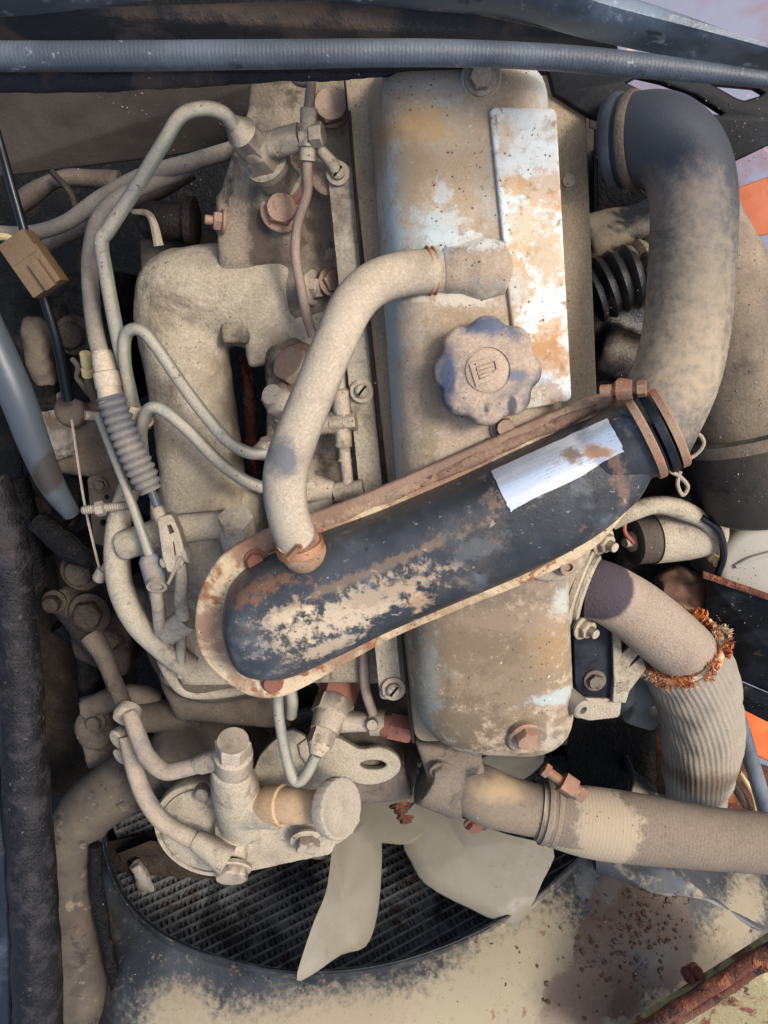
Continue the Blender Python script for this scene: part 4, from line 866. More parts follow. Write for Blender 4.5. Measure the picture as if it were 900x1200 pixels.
pk = P(388, 946, -9); ka = (P(412, 945, 2) - P(384, 946, -11)).normalized(); kk = mpp(pk)
obj('primer_knob', turn_mesh(pk, ka + V((.0, -.05, .12)), [(0, 20 * kk), (.001, 34 * kk, 'k'), (.012, 35 * kk, 'k'), (.0135, 33.5 * kk), (.0135, 30 * kk), (.0128, 29 * kk), (.0128, 5 * kk), (.0136, 4 * kk), (.0136, 1 * kk)], 96), 'knob', ff_, angle=50)
between('banjo_top', (274, 900, -24), (273, 868, -4), [(0, 22), (.1, 23), (.55, 23), (.58, 20), (.6, 21, 'x'), (.95, 21, 'x'), (1, 18)], 'dustfit', ff_, angle=30)
bolt(272, 1016, -46, 20, ff_, 'dustfit', (.05, -.5, .85), h=14, washer=1.15)
bolt(361, 984, -52, 14, ff_, 'dustfit', (.05, -.35, .9), h=14, washer=1.5)
plate('mount_bracket', [(330, 862), (352, 860), (400, 905), (420, 960), (380, 990), (320, 960), (300, 900)], 'dust', ff_, z=-72, th=6, bev=1.5, sm=3)
fh = 'hoses on the fuel filter'
def filt(name, pts, lb, e):
    t = thing(name, lb, 'hose', fh)
    tube('hose', pts, 'filterhose' if 'filterhose' in M else 'hose_tan', t, n=18)
    return t
t = filt('filter_hose', [(152, 836, -62, 9), (160, 858, -52, 10), (172, 886, -42, 10.5), (192, 903, -34, 10.5), (215, 901, -30, 10), (240, 894, -27, 10)], 'upper bent tan hose joining the top of the fuel filter', 1)
between('end_fitting', (232, 896, -28), (272, 885, -16), [(0, 11), (.1, 12.5), (.6, 13), (1, 14)], 'dust', t)
t = filt('filter_hose', [(148, 862, -72, 9), (156, 895, -66, 10), (168, 930, -60, 10.5), (188, 960, -56, 10.5), (215, 978, -53, 10.5), (236, 988, -50, 10)], 'lower bent tan hose running to the front bolt of the fuel filter', 1)
between('end_fitting', (228, 983, -51), (268, 1008, -44), [(0, 11), (.1, 13), (.5, 15), (1, 19)], 'dust', t)
bj = thing('twin_banjo_joint', 'small dusty twin banjo joint where both filter hoses meet', 'joint')
turn('eye', 151, 834, -74, (-.2, -.5, .8), [(-6, 14), (2, 16), (8, 16), (12, 14)], 'dust', bj)
turn('eye', 144, 862, -82, (-.5, -.2, .8), [(-6, 11), (2, 13), (8, 13), (10, 11)], 'dust', bj)
turn('eye', 146, 882, -84, (-.5, -.2, .8), [(-6, 9), (2, 11), (8, 10)], 'dust', bj)

# ================================================================== lifting eye, thermostat, outlet, lower hose
le = thing('lifting_eye', 'flat steel lifting eye with an oval hole beside the fuel filter', 'lifting eye')
plate('plate', [(352, 872), (388, 862), (420, 878), (445, 876), (464, 886), (466, 900), (450, 912), (425, 915), (400, 906), (372, 905)], 'dust', le, z=-70, th=9, bev=2.2, sm=3, holes=[circ(437, 894, 18, 20, 8)])
wp_ = thing('water_pump', 'dark greasy water pump body behind the lifting eye', 'water pump')
obj('pump_body', cast([TU(430, 915, -110, (0, -.6, .8), [(-60, 60), (0, 60), (6, 52)]), TM([(380, 920, -100, 26), (480, 905, -95, 30)])], .004, 5), 'thermo', wp_)
bolt(469, 944, -90, 9, wp_, 'rust', (.1, -.7, .7), stud=6)
bolt(475, 958, -92, 7, wp_, 'rust', (.1, -.7, .7))
to = thing('thermostat_housing', 'dark dusty thermostat housing under the front of the valve cover', 'housing')
obj('housing', cast([TM([(500, 905, -60, 38), (545, 925, -60, 36)]), block([(495, 880), (560, 890), (570, 960), (520, 950)], -40, -110, 5), TM([(545, 905, -70, 26), (570, 960, -70, 22)])], .003, 5, .0008, 60), 'thermo', to)
bolt(516, 902, -34, 9, to, 'thermo', (.1, -.3, .9)); bolt(556, 965, -52, 9, to, 'boltred', (.1, -.4, .9))
tube('outlet_elbow', [(540, 912, -64, 26), (556, 925, -52, 32), (575, 935, -46, 33), (600, 943, -42, 31), (630, 950, -38, 30), (655, 955, -36, 30)], 'outlet', None, seg=8, n=28, label='curved metal water outlet elbow leading to the lower hose', cat='elbow')
tube('lower_coolant_hose', [(632, 951, -38, 33), (650, 955, -36, 36), (690, 963, -34, 40), (740, 970, -32, 40), (800, 978, -30, 37), (850, 984, -30, 35), (930, 990, -30, 34)], 'lowhose', None, seg=10, n=32, rip=(.0036, .0001), open_end=.003, label='ribbed coolant hose with a pale patch leaving at the right', cat='hose')
c2 = thing('hose_clamp', 'rusted bolt clamp on the lower coolant hose', 'clamp')
pc = P(643, 953, -37); na = (P(690, 963, -34) - pc).normalized(); kc = mpp(pc)
for q in (-.006, .003): obj('band', turn_mesh(pc + na * q, na, [(0, 33 * kc), (0, 36.5 * kc), (.004, 37 * kc), (.005, 36 * kc), (.005, 33 * kc)], 40), 'outlet', c2)
between('clamp_bolt', (636, 900, -6), (684, 934, 4), [(0, 6), (.02, 9, 'x'), (.14, 9, 'x'), (.15, 6), (.45, 6), (.46, 14, 's'), (.75, 14, 's'), (.76, 9), (.85, 9), (.86, 10, 'x'), (1, 9, 'x')], 'clamp', c2, angle=30)
tube('left_radiator_hose', [(215, 880, -150, 36), (168, 906, -142, 36), (130, 929, -134, 35), (99, 956, -126, 33), (83, 1000, -118, 29), (84, 1060, -112, 28), (88, 1110, -106, 30), (94, 1160, -100, 33), (98, 1240, -98, 34)], 'lefthose', None, seg=10, n=36, label='wide stained radiator hose curving down the lower left', cat='hose')
# ================================================================== exhaust outlet and lagging
ex = thing('exhaust_elbow', 'scaly dark exhaust elbow bolted by a flange, right of the cover', 'exhaust pipe')
XA = V((.75, -.1, .65))
XAX = (.86, -.22, .42)
turn('flange', 684, 690, -30, XAX, [(-7, 40), (-7, 54), (-1, 55), (1, 53), (1, 38)], 'dust', ex, n=40)
tube('pipe', [(690, 690, -28, 36), (702, 692, -25, 36), (718, 699, -24, 36), (745, 716, -30, 37), (772, 738, -40, 38), (800, 762, -52, 37), (812, 775, -60, 36)], 'exhaust', ex, seg=8, n=36)
turn('weld_collar', 688, 689, -28, XAX, [(-4, 36), (-2, 41), (2, 41), (4, 37), (4, 34)], 'dust', ex, n=36)
for (x, y) in ((706, 634), (684, 734)):
    bolt(x, y, -20, 12, ex, 'dustfit', (.55, -.2, .8), h=10, washer=1.4, stud=9)
lg = thing('lagged_exhaust_pipe', 'exhaust downpipe wrapped in woven heat tape with a frayed orange end', 'exhaust pipe')
lp_ = world_path([(797, 760, -58, 50), (810, 790, -72, 50), (820, 830, -95, 47), (822, 870, -115, 44), (818, 905, -135, 40), (815, 930, -150, 33), (815, 985, -180, 34)])
obj('lagging', tube_mesh(lp_, 10, 192, rip=(.0024, .0004), flute=(48, .0005, .05), lump=.06), 'lagging', lg, angle=80)
rim = []
pr0 = V(lp_[0][:3]); axr = (V(lp_[1][:3]) - pr0).normalized(); ur, vr, _ = frame(axr)
obj('frayed_rim', tube_mesh([(*(pr0 + (ur * math.cos(t) + vr * math.sin(t)) * lp_[0][3] * .93), (.0042 + .001 * math.sin(t * 7 + 1)) * (.55 + .45 * max(0, (ur * math.cos(t) + vr * math.sin(t)).dot(V((.75, .66, 0)))) + .2)) for t in [2 * math.pi * i / 28 for i in range(29)]], 3, 12, lump=.14), 'frayrim' if 'frayrim' in M else 'fray', lg)
fv, fc = [], []
for i in range(5200):
    t = random.uniform(0, 2 * math.pi); r_ = lp_[0][3] * random.uniform(.80, 1.12)
    q = pr0 + (ur * math.cos(t) + vr * math.sin(t)) * r_ + axr * random.uniform(-.004, .004)
    if noise.noise(q * 70) < -.12: continue
    wgt = max(0.25, .5 + .5 * (ur * math.cos(t) + vr * math.sin(t)).dot(V((.7, .7, 0))))
    d = (-axr * random.uniform(.2, 1) + (ur * math.cos(t) + vr * math.sin(t)) * random.uniform(-.2, .9) + V((random.uniform(-.4, .4), random.uniform(-.4, .4), random.uniform(-.4, .4)))).normalized() * random.choice((.0025, .0035, .005, .007)) * random.uniform(.5, 1.2) * wgt
    s_ = V((random.uniform(-1, 1), random.uniform(-1, 1), random.uniform(-1, 1))).cross(d).normalized() * random.uniform(.0008, .0024)
    m_ = q + d * .5 + V((random.uniform(-1, 1), random.uniform(-1, 1), random.uniform(-1, 1))) * .001
    k = len(fv); fv += [q - s_, q + s_, m_ + s_ * .8, m_ - s_ * .8, q + d]; fc += [(k, k + 1, k + 2, k + 3), (k + 3, k + 2, k + 4)]
me = bpy.data.meshes.new('fibres'); me.from_pydata([tuple(v) for v in fv], [], fc)
obj('frayed_fibres', me, 'fray', lg, kind='stuff')
bk = thing('front_mount_bracket', 'dark plate bracket with pale arms right of the cover front', 'bracket')
plate('plate', [(672, 724), (738, 720), (742, 822), (722, 838), (690, 840), (674, 800)], 'black', bk, z=-60, th=8, bev=1.5, rnd=6)
plate('edge_plate', [(674, 818), (726, 820), (724, 838), (690, 842), (676, 838)], 'dust', bk, z=-55, th=5, bev=1.5, rnd=4)
bolt(697, 797, -55, 9, bk, 'thermo', UPV)
plate('arm', [(718, 728), (724, 728), (726, 768), (748, 748), (752, 756), (736, 776), (732, 786), (750, 770), (754, 782), (736, 806), (720, 812)], 'dust', bk, z=-52, th=8, bev=1.5)
obj('arm_foot', block([(722, 800), (740, 796), (732, 822), (720, 822)], -48, -70, 2), 'dust', bk)

# ================================================================== right-hand background
sc_ = thing('solenoid_canister', 'dusty tan cylinder with peeling sleeve and red wire below the elbow', 'canister')
between('core', (738, 634, -70), (835, 618, -90), [(0, 22), (.03, 28), (.25, 30), (.3, 29), (.9, 29), (1, 24)], 'dullbrown', sc_, n=32)
between('sleeve', (762, 630, -74), (838, 618, -90), [(0, 31), (.5, 33), (.9, 32), (1, 26)], 'dust', sc_, n=32)
turn('terminal', 742, 634, -66, (-.85, -.05, .5), [(-2, 12), (4, 12), (6, 6), (14, 5)], 'alu', sc_)
tube('red_wire', [(742, 636, -48, 2.5), (732, 622, -42, 2.5), (736, 606, -44, 2.5), (752, 600, -48, 2.5), (776, 602, -50, 2.5)], 'redwire' if 'redwire' in M else 'boltred', sc_, n=8)
tube('wrapped_loom', [(716, 612, -40, 10), (740, 600, -38, 11), (770, 592, -40, 11), (800, 598, -46, 12), (826, 612, -56, 9), (842, 640, -70, 6), (846, 672, -80, 5)], 'dust', None, n=16, lump=.08, label='tan taped wiring bundle arching over the canister', cat='loom')
tube('black_wire', [(822, 606, -44, 4), (842, 622, -50, 4.5), (848, 650, -60, 4.5), (840, 676, -70, 4)], 'blackcable', None, n=8, label='black wire curling beside the canister end', cat='wire')
turn('yellow_connector', 835, 648, -80, (.2, -.5, .8), [(-10, 9), (8, 9), (10, 7), (16, 7)], 'yellow', None, label='small yellowed connector right of the canister', cat='connector')
obj('rusty_lump', cast([TM([(772, 690, -110, 16), (800, 684, -110, 20), (826, 700, -112, 20)]), TM([(780, 708, -115, 14), (826, 715, -116, 18)])], .0035, 3, .003, 60), 'wood', None, label='crumbling brown rusty lump behind the exhaust elbow', cat='lump')
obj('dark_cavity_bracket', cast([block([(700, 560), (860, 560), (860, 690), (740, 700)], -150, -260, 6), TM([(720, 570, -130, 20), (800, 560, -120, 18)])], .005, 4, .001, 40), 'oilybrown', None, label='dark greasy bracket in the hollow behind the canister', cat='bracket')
bx = thing('battery_box', 'black sheet steel battery tray at the right edge', 'tray')
def panel(name, a, b, zt, h, mat, par, th=4):
    p, q = P(*a, zt), P(*b, zt); t = (q - p).normalized(); n_ = V((-t.y, t.x, 0)) * th / 1000
    return obj(name, hull([x + y + z for x in (p, q) for y in (V((0, 0, 0)), n_) for z in (V((0, 0, 0)), V((0, 0, -h / 1000)))], .0008), mat, par)
def quad(name, pts, mat, th=.004): 
    q = [P(*p) for p in pts]; n_ = (q[1] - q[0]).cross(q[2] - q[0]).normalized() * th
    return obj(name, hull(q + [p - n_ for p in q], .0007), mat, bx)
quad('front_wall', ((826, 672, -70), (970, 722, -70), (970, 838, -140), (826, 776, -140)), 'black2')
quad('rim', ((822, 668, -66), (972, 720, -66), (972, 727, -66), (822, 676, -66)), 'rust')
quad('skirt', ((824, 780, -138), (972, 842, -138), (972, 880, -150), (824, 806, -150)), 'black2')
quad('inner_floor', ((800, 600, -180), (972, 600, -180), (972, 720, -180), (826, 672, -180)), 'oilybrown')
tn = thing('white_tank', 'boxy cream plastic tank sitting in the black tray', 'tank')
obj('tank_body', block(round_poly([(852, 660), (868, 634), (985, 606), (985, 720), (856, 690)], 16), -72, -175, 9), 'white', tn)
tube('moulded_seam', [(862, 664, -70, 3), (890, 652, -69, 3), (985, 630, -69, 3)], 'white', tn, n=8)
obj('orange_fender', hull([P(852, 812, -230), P(960, 815, -230), P(960, 920, -230), P(858, 872, -230), P(852, 812, -250), P(960, 815, -250), P(960, 920, -250), P(858, 872, -250)], .004), 'orange', None, label='bright orange painted sheet at the right edge behind the lagged pipe', cat='fender')
tube('battery_cable', [(852, 800, -120, 8), (866, 842, -118, 8.5), (880, 890, -116, 9), (896, 945, -114, 9), (906, 985, -112, 9)], 'cable2' if 'cable2' in M else 'cable', None, n=14, label='thick grey cable sloping down past the orange sheet', cat='cable')
tube('thin_lead', [(842, 880, -150, 4), (858, 915, -150, 5), (876, 945, -150, 5)], 'dullbrown', None, n=8, label='thin dusty lead beside the lagged pipe foot', cat='wire')
tube('thin_lead', [(866, 905, -140, 3), (882, 930, -140, 3), (888, 960, -140, 3)], 'yellow', None, n=8, label='thin yellowed lead next to the thick grey cable', cat='wire')
obj('rusty_post', hull([P(x, y, z) for x, y in ((768, 850), (800, 858), (798, 935), (770, 930)) for z in (-200, -300)], .003), 'rust', None, label='flaking rust-brown post behind the lagged pipe', cat='post')
obj('rusty_floor_plate', hull([P(x, y, z) for x, y in ((838, 875), (960, 920), (960, 1010), (838, 960)) for z in (-300, -320)], .003), 'rust', None, label='dark rusty floor plate under the orange sheet', cat='plate')
obj('pale_rag', cast([TM([(720, 790, -170, 22), (745, 800, -165, 24), (765, 815, -170, 20)]), TM([(735, 830, -175, 18), (770, 842, -175, 16)])], .004, 6, .002, 40), 'white', None, label='pale crumpled plastic seen below the bracket arms', cat='plastic')
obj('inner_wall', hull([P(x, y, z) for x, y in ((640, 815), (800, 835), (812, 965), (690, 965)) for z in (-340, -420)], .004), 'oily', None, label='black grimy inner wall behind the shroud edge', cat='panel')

# ================================================================== fan, radiator, shroud
SO = P(390, 1143, -80); SN = V((.06, math.cos(R(25)), math.sin(R(25)))).normalized()
SU = V((0, 0, 1)).cross(SN).normalized(); SV = SN.cross(SU)
A = [(122, 960), (128, 1010), (150, 1060), (190, 1098), (250, 1125), (320, 1141), (390, 1143), (470, 1130), (560, 1096), (630, 1052), (690, 995), (728, 950), (738, 912), (718, 872), (684, 848), (600, 835), (500, 830), (400, 835), (300, 850), (210, 885), (145, 925)]
B = [(96, 960), (104, 1030), (114, 1110), (128, 1260), (210, 1290), (310, 1300), (400, 1300), (520, 1300), (660, 1290), (830, 1250), (960, 1110), (930, 1010), (800, 950), (742, 886), (694, 843), (600, 820), (500, 815), (400, 820), (300, 835), (195, 870), (120, 920)]
sd = thing('fan_shroud', 'black fan shroud with dust covered cream top and a darker brown patch', 'fan shroud')
sA = catmull(A, 5, True); sB = catmull(B, 5, True)
bz = []
for (xa, ya), (xb, yb) in zip(sA, sB):
    pa_ = PN(xa, ya, SO, SN); pb_ = PN(xb, yb, SO - SN * .075, SN); bz.append((pa_, pb_))
rings = []
cenA = sum((p for p, _ in bz), V()) / len(bz)
rings.append([p - SN * .012 + (cenA - p).normalized() * .001 for p, _ in bz])
rings.append([p + SN * .010 + (cenA - p).normalized() * .001 for p, _ in bz])
rings.append([p + SN * .011 - (cenA - p).normalized() * .002 for p, _ in bz])
for f_ in (.02, .06, .12, .2, .3, .4, .5, .6, .7, .8, .9, 1.0):
    rg_ = []
    for i, (p, q) in enumerate(bz):
        x = p.lerp(q, f_); bul = math.sin(min(1, f_ * 1.15) * math.pi) * .016 * (1 if 5 < i < 60 else .4)
        crease = 0
        if 46 < i < 60: crease = .010 * (abs(((i - 46) / 14 * 3) % 1 - .5) * 2 - .5) * min(1, f_ * 3)
        rg_.append(x + SN * (bul + crease + .0015 * noise.noise(x * 18)) + SV * bul * .3)
    rings.append(rg_)
me = rings_mesh(rings, False, False)
so_ = obj('shroud_skin', me, 'shroud', sd, angle=60)
md = so_.modifiers.new('t', 'SOLIDIFY'); md.thickness = .002; md.offset = -1
# seam on the skin
bm_ = bmesh.new(); bm_.from_mesh(so_.data); BS = BVHTree.FromBMesh(bm_); bm_.free()
def onskin(px, py, lift=.0):
    d = ray(px, py).normalized(); o_ = so_.location
    h_ = BS.ray_cast(CAM - o_, d)
    return (h_[0] + o_ + h_[1] * (lift if h_[1].dot(d) < 0 else -lift), h_[1] if h_[1].dot(d) < 0 else -h_[1]) if h_[0] else (None, None)
m = Mat('black_shroud_dust_and_patches', '24272a', .4).patches('3d4145', 10, .4, .7, rough=.48)
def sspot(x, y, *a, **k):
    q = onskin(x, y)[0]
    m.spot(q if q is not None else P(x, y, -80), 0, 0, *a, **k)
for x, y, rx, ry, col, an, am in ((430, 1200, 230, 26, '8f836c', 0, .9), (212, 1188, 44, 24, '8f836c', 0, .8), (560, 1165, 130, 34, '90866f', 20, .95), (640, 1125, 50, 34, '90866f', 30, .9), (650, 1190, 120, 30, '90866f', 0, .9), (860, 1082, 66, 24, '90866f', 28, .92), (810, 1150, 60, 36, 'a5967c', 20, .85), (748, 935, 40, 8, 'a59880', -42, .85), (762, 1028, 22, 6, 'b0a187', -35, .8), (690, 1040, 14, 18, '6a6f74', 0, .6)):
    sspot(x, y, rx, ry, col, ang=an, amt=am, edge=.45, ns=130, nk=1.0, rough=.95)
sspot(755, 1085, 66, 50, '57463a', ang=-10, edge=.05, ns=60, nk=.3, rough=.45)  # crisp-edged darker brown patch beside the cream dust
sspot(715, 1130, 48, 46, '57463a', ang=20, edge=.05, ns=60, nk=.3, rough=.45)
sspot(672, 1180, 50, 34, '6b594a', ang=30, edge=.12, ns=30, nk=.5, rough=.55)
sspot(712, 1042, 18, 10, '6e6c68', ang=20, edge=.5, rough=.25, amt=.6); sspot(765, 1135, 26, 10, '4d4a47', ang=25, edge=.3, nk=1.2, ns=60, rough=.35, amt=.8); sspot(748, 1128, 10, 12, '3f4145', edge=.3, rough=.4)  # first spot paints a shiny highlight into the colour
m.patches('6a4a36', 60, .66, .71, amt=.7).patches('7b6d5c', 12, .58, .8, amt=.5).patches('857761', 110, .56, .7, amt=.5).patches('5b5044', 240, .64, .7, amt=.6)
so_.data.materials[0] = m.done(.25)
for pl, lb in ((((314, 1146), (320, 1164), (328, 1182), (334, 1199)), 0), (((676, 1020), (688, 1032), (702, 1046)), 0), (((692, 992), (716, 1012), (742, 1032), (758, 1050)), 0), (((712, 990), (750, 1020), (780, 1042), (792, 1060)), 0), (((828, 1040), (848, 1052), (876, 1062)), 0)):
    wp = [onskin(x, y, .0004)[0] for x, y in pl]; wp = [(*q, .0016) for q in wp if q is not None]
    if len(wp) > 2: obj('skin_seam', tube_mesh(wp, 5, 8), 'black', sd)
lipr = [(*(p + SN * .0105), .0022) for p, _ in bz]
obj('rolled_lip', tube_mesh(lipr + [lipr[0]], 2, 10), 'black', sd)
def lifted(x, y, d):
    q, n_ = onskin(x, y); q = q if q is not None else P(x, y, -100); return q + V((0, 0, d))
sp_ = [lifted(694, 992, .010), lifted(700, 1034, -.004), lifted(760, 1042, .006), lifted(836, 1052, .004), lifted(896, 1090, .006), lifted(896, 1050, -.004), lifted(770, 1006, .012), lifted(730, 1000, .002)]
obj('folded_shoulder', hull(sp_, .002), 'shoulder', sd)
# rust flakes lying on the shroud
fv, fc = [], []
for i in range(1300):
    if random.random() < .93: x = random.gauss(745, 38); y = random.gauss(1092, 32) + (x - 745) * -.3
    else: x = random.uniform(480, 880); y = random.uniform(1080, 1190)
    q, n_ = onskin(x, y, .0006)
    if q is None: continue
    s_ = random.choice((.0007, .0009, .0011, .0014, .0018, .0025, .0036)) * random.uniform(.6, 1.2); k = len(fv)
    u_, v_, _ = frame(n_); a0 = random.uniform(0, 6.28); nn = random.randint(4, 6)
    base = [q + (u_ * math.cos(a0 + 6.283 * j / nn) + v_ * math.sin(a0 + 6.283 * j / nn)) * s_ * random.uniform(.6, 1.3) for j in range(nn)]
    fv += base + [p + n_ * s_ * random.uniform(.3, .9) - (p - q) * .3 for p in base]
    fc += [tuple(k + nn + j for j in range(nn))] + [(k + j, k + (j + 1) % nn, k + nn + (j + 1) % nn, k + nn + j) for j in range(nn)]
obj('rust_flakes', mesh(fv, fc), 'flake', None, kind='stuff', label='loose rust flakes scattered on the shroud top', smooth=False)
# radiator core: rows of folded fins
rc = thing('radiator', 'black finned radiator core seen through the shroud opening', 'radiator')
CO = SO - SN * .085
def CU(u_, v_, d=0): return CO + SU * -u_ + SV * v_ + SN * d       # u to the right in the picture
rot = R(-30)
fv, fc = [], []
pitch = .0115; tooth = .0070
for r_ in range(-56, 34):
    for t_ in range(-74, 80):
        bu, bv = t_ * tooth + (r_ % 2) * tooth * .25, r_ * pitch
        cu_ = [bu * math.cos(rot) - bv * math.sin(rot), bu * math.sin(rot) + bv * math.cos(rot)]
        pj = CU(cu_[0], cu_[1]) - CAM; kx = pj.dot(FW); ix, iy = 450 + F * pj.x / kx, 600 - F * pj.dot(UP) / kx
        if not (135 < ix < 745 and 840 < iy < 1190): continue
        dx, dy = math.cos(rot), math.sin(rot); ex_, ey_ = -dy, dx
        hw, hh = tooth * .42, pitch * .40; k = len(fv); jt = random.uniform(-.0026, .0026)
        def qp(a, b2, d): return CU(cu_[0] + dx * a + ex_ * b2, cu_[1] + dy * a + ey_ * b2, d)
        fv += [qp(-hw, -hh, .0), qp(hw * .2 + jt, -hh, .007), qp(hw * .2 + jt, hh, .007), qp(-hw, hh, .0), qp(hw, -hh, .0), qp(hw, hh, .0)]
        fc += [(k, k + 1, k + 2, k + 3), (k + 1, k + 4, k + 5, k + 2)]
me = bpy.data.meshes.new('fins'); me.from_pydata([tuple(v) for v in fv], [], fc)
obj('fins', me, 'core', rc, kind='stuff', smooth=False)
for r_ in range(-56, 34):
    b1 = (r_ + .5) * pitch; pts = []; us = []
    for bu in [x * .01 for x in range(-50, 51)]:
        pj = CU(bu * math.cos(rot) - b1 * math.sin(rot), bu * math.sin(rot) + b1 * math.cos(rot)) - CAM; kx = pj.dot(FW)
        if 135 < 450 + F * pj.x / kx < 745 and 840 < 600 - F * pj.dot(UP) / kx < 1190: us.append(bu)
    if len(us) < 3: continue
    for bu in (us[0], us[-1]):
        for e_ in (-.0016, .0016):
            for d in (-.002, .006): pts.append(CU(bu * math.cos(rot) - (b1 + e_) * math.sin(rot), bu * math.sin(rot) + (b1 + e_) * math.cos(rot), d))
    obj('tube', hull(pts, 0), 'core', rc, smooth=False)
obj('back_plate', hull([CU(u_, v_, d) for u_ in (-.33, .40) for v_ in (-.5, .1) for d in (-.02, -.016)], 0), 'oily', rc, smooth=False)
obj('frame_strip', hull([CU(u_, v_, d) for u_, v_ in ((-.335, -.16), (-.32, -.12), (.0, -.255), (.0, -.225)) for d in (.008, .02)], .001), 'oilybrown', rc)
# fan
fn = thing('cooling_fan', 'cream plastic cooling fan blades below the engine', 'fan')
FO = SO + SN * .012
def fp(x, y, d=0): return PN(x, y, FO + SN * d, SN)
def blade(loop, twist_a, twist_b, th=.0045):
    """outline with offset along the fan axis at each point; thickened"""
    n_ = len(loop); top = [fp(x, y, d * 1.6) for x, y, d in loop]; bot = [p - SN * th for p in top]
    cen = sum(top, V()) / n_; vs2 = []; fs2 = []
    rings = 4
    for lay in (top, bot):
        c_ = sum(lay, V()) / n_
        for k in range(rings):
            f_ = 1 - k / rings; vs2 += [c_ + (p - c_) * f_ + SN * .005 * (1 - f_ * f_) for p in lay]
        vs2.append(c_ + SN * .005)
    off = n_ * rings + 1
    for s_ in (0, off):
        for k in range(rings - 1):
            for j in range(n_): fs2.append((s_ + k * n_ + j, s_ + k * n_ + (j + 1) % n_, s_ + (k + 1) * n_ + (j + 1) % n_, s_ + (k + 1) * n_ + j))
        for j in range(n_): fs2.append((s_ + (rings - 1) * n_ + j, s_ + (rings - 1) * n_ + (j + 1) % n_, s_ + n_ * rings))
    for j in range(n_): fs2.append((j, (j + 1) % n_, off + (j + 1) % n_, off + j))
    return mesh(vs2, fs2)
b1 = [(392, 985, .02), (415, 975, .018), (444, 972, .005), (447, 1022, -.0), (441, 1077, -.008), (428, 1108, -.008), (400, 1117, .0), (368, 1139, .008), (348, 1147, .012), (356, 1115, .018), (368, 1080, .022), (383, 1042, .022)]
b2 = [(478, 950, .02), (505, 935, .022), (540, 958, .025), (595, 978, .028), (648, 994, .028), (637, 1030, .014), (606, 1082, -.002), (552, 1063, .0), (500, 1035, .004), (482, 1008, .008), (472, 985, .012)]
b3 = [(560, 895, .02), (588, 880, .02), (630, 878, .016), (637, 892, .01), (612, 913, .0), (588, 922, .004), (565, 925, .008)]
b4 = [(380, 985, .01), (360, 1005, .02), (330, 1000, .02), (250, 1000, .02), (235, 960, .01), (280, 930, .0), (360, 940, .0)]
for b_4 in (b1, b2, b3, b4):
    lp2 = catmull(b_4, 3, True); obj('blade', blade(lp2, 0, 0), 'fan', fn, angle=70)
hubp = [(362, 1000, .012), (385, 1003, .014), (420, 985, .016), (450, 985, .018), (480, 985, .018), (510, 960, .018), (520, 925, .018), (480, 900, .018), (430, 910, .018), (390, 935, .016), (368, 970, .014)]
obj('hub', blade(catmull(hubp, 3, True), 0, 0, .006), 'fan', fn)
tm = thing('radiator_side_bracket', 'torn blackened bracket in the left of the shroud opening', 'bracket')
obj('bracket', hull([P(x, y, z) for x, y in ((138, 1000), (176, 985), (260, 1010), (330, 1010), (200, 1072), (176, 1082)) for z in (-235, -243)], .001), 'oilybrown', tm)
obj('peeled_tab', cast([TM([(158, 1012, -218, 7), (168, 1030, -220, 9), (166, 1052, -222, 5)]), TM([(168, 1030, -220, 6), (178, 1044, -224, 5)])], .002, 2, .002, 90), 'pumppaint', tm)
tube('edge_trim', [(112, 990, -100, 7), (114, 1040, -96, 8), (122, 1090, -92, 8), (134, 1150, -88, 6), (142, 1230, -84, 6)], 'oily', None, n=12, lump=.2, label='crusty black edge strip between the left radiator hose and shroud', cat='trim')

# ================================================================== rusted frame bottom right
rf = thing('rusted_frame_rail', 'rust flaking frame rail with mossy top in the bottom right corner', 'frame rail')
e0, e1 = P(712, 1222, 0), P(940, 1078, 0)
tr = (e1 - e0).normalized(); nr_ = V((tr.y, -tr.x, 0))
obj('top_plate', hull([e0 + nr_ * .012, e1 + nr_ * .012, e0 + nr_ * .2, e1 + nr_ * .2] + [p + V((0, 0, -.02)) for p in (e0 + nr_ * .012, e1 + nr_ * .012, e0 + nr_ * .2, e1 + nr_ * .2)], .002), 'moss', rf)
obj('edge_lip', tube_mesh([(*(e0.lerp(e1, i / 14) + nr_ * .005 + V((0, 0, .004))), .0075) for i in range(15)], 6, 12, lump=.25), 'rust', rf)
obj('inner_lip', tube_mesh([(*(e0.lerp(e1, i / 14) + nr_ * .02 + V((0, 0, -.001))), .007) for i in range(15)], 6, 12, lump=.5), 'rust', rf)
for x, y in ((803, 1138), (812, 1133)): turn('corroded_stud', x, y, -30, (0, .3, 1), [(0, 6), (14, 7), (20, 4)], 'rust', rf, n=10)

# ================================================================== hood frame and hose across the top
hb_ = thing('hood_beam', 'black hood frame beam curving across the top of the picture', 'beam')
def sweep(top, bot, zt, zb, mat, name, par, th=8):
    """sheet between two picture lines with depth"""
    a = [P(x, y, zt) for x, y in catmull(top, 6)]; b2 = [P(x, y, zb) for x, y in catmull(bot, 6)]
    n_ = min(len(a), len(b2)); rings = []
    for i in range(n_):
        p, q = a[i], b2[i]; m_ = (p + q) / 2 + V((0, 0, .012)); d = V((0, -.0, -th / 1000))
        rings.append([p, p.lerp(m_, .5) + V((0, 0, .003)), m_, m_.lerp(q, .5) + V((0, 0, .003)), q, q + d, m_ + d - V((0, 0, .004)), p + d])
    return obj(name, rings_mesh(rings), mat, par, angle=50)
sweep([(380, -60), (520, -55), (640, -32), (749, 0), (815, 22), (900, 54), (980, 88)], [(380, -8), (500, 6), (600, 14), (680, 37), (790, 61), (900, 82), (980, 100)], 150, 140, 'beam', 'outer_skin', hb_)
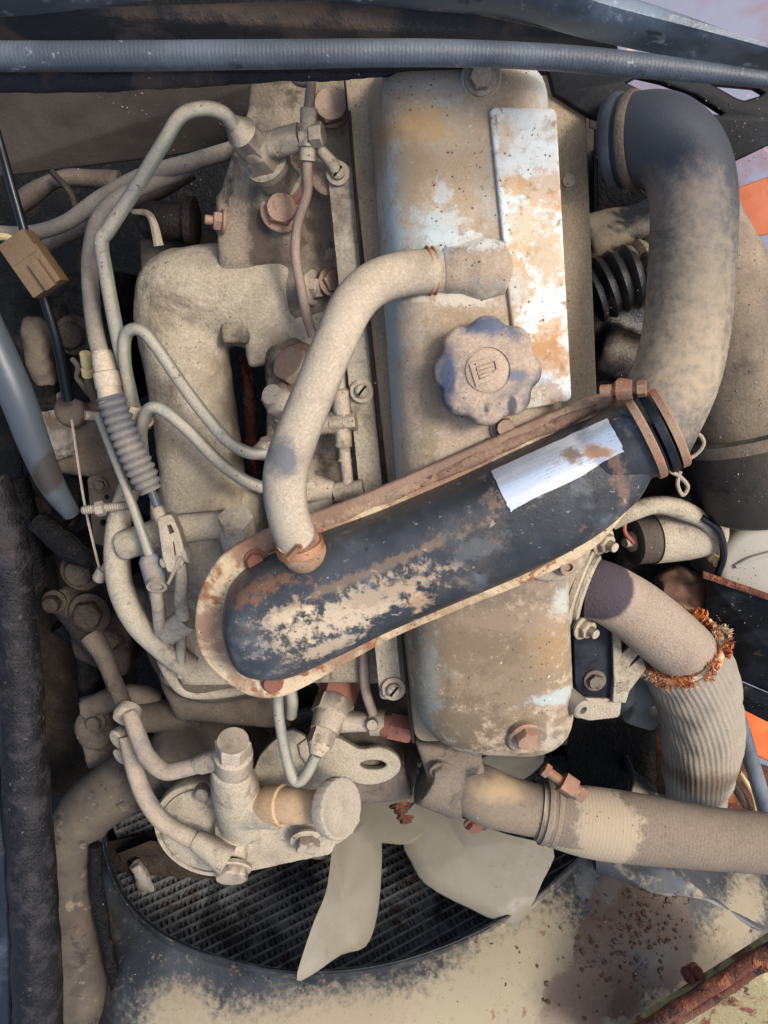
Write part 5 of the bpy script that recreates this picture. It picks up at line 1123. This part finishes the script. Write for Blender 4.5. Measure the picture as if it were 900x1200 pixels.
sweep([(-60, -10), (60, -20), (200, -40), (340, -50), (420, -40)], [(-60, 18), (60, 8), (130, -2), (260, -12), (420, -4)], 150, 140, 'beam', 'front_skin', hb_)
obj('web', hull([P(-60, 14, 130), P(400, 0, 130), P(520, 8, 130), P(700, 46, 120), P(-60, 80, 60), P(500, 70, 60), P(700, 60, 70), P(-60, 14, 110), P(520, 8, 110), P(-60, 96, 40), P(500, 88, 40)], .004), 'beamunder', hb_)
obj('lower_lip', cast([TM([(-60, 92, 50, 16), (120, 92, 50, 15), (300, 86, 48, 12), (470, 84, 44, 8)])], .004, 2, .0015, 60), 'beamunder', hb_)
tube('braided_hose', [(-60, 66, 165, 16), (100, 66, 164, 16), (300, 64, 162, 15.5), (500, 62, 160, 14.5), (640, 67, 158, 14), (720, 74, 157, 14), (800, 82, 156, 12), (900, 94, 155, 9), (980, 104, 154, 9)], 'greyhose', None, seg=12, n=20, rip=(.0022, .00006), label='grey braided rubber hose stretched across the top', cat='hose')
fb = thing('hood_hinge_frame', 'black perforated hinge frame at the upper right', 'frame')
plate('hinge_plate', [(640, 70), (980, 96), (980, 150), (900, 168), (858, 188), (842, 160), (800, 140), (730, 150), (690, 135), (650, 110)], 'black2', fb, z=10, th=8, bev=1.5,
      holes=[round_poly([(727, 99), (745, 89), (775, 96), (815, 111), (850, 134), (842, 139), (790, 130), (757, 113)], 3), round_poly([(819, 96), (884, 102), (897, 110), (890, 116), (870, 122), (860, 119)], 3)])
obj('lower_bar', hull([P(x, y, z) for x, y in ((690, 128), (720, 135), (716, 158), (690, 150)) for z in (-30, -50)], .002), 'dullbrown', fb)
obj('side_bar', hull([P(x, y, z) for x, y in ((700, 170), (760, 230), (770, 300), (700, 300)) for z in (-90, -150)], .003), 'oily', fb)
obj('orange_bar', hull([P(x, y, z) for x, y in ((850, 225), (960, 186), (960, 264), (872, 280), (850, 275)) for z in (-70, -100)], .002), 'orangebar', None, label='dull orange painted bar behind the elbow at the right edge', cat='bar')
obj('back_sheet', hull([P(x, y, z) for x, y in ((700, -60), (1100, -60), (1100, 420), (840, 420), (740, 140)) for z in (-300, -310)], .002), 'backsheet', None, label='lavender grey sheet with red primer blotches behind the hinge frame', cat='sheet')
obj('deck_boards', hull([P(x, y, z) for x, y in ((800, 420), (1100, 420), (1100, 700), (860, 700), (800, 620)) for z in (-300, -310)], .002), 'deck', None, label='grey boards seen below the air cleaner', cat='boards')
# ================================================================== grit lying on whatever looks up
bpy.context.view_layer.update()
dg = bpy.context.evaluated_depsgraph_get()
fv, fc = [], []
for i in range(9000):
    px, py = random.uniform(90, 900), random.uniform(80, 1195)
    hit, loc, nor, idx, ob, mx = scene.ray_cast(dg, CAM, ray(px, py).normalized())
    if not hit or nor.z < .55 or ob.name.split('.')[0] in ('fins', 'tube', 'ground', 'pipe_body', 'breather_hose', 'primer_knob', 'sticker', 'lagging', 'back_plate', 'elbow_hose', 'braided_hose', 'outer_skin', 'frayed_fibres', 'pipe', 'blade'): continue
    if noise.noise(loc * 22) < -.05: continue
    s_ = random.choice((.0003, .0004, .0005, .0006, .0008, .0011)); k = len(fv)
    u_, v_, n_ = frame(nor); a0 = random.uniform(0, 6.28)
    fv += [loc + (u_ * math.cos(a0 + 2.094 * j) + v_ * math.sin(a0 + 2.094 * j)) * s_ * random.uniform(.7, 1.4) - n_ * .0002 for j in range(3)] + [loc + n_ * s_ * random.uniform(.6, 1.3) + u_ * s_ * random.uniform(-.4, .4)]
    fc += [(k, k + 1, k + 3), (k + 1, k + 2, k + 3), (k + 2, k, k + 3)]
obj('grit', mesh(fv, fc), 'grit', None, kind='stuff', label='fine grit and soil crumbs lying on the engine', smooth=False)
settle()
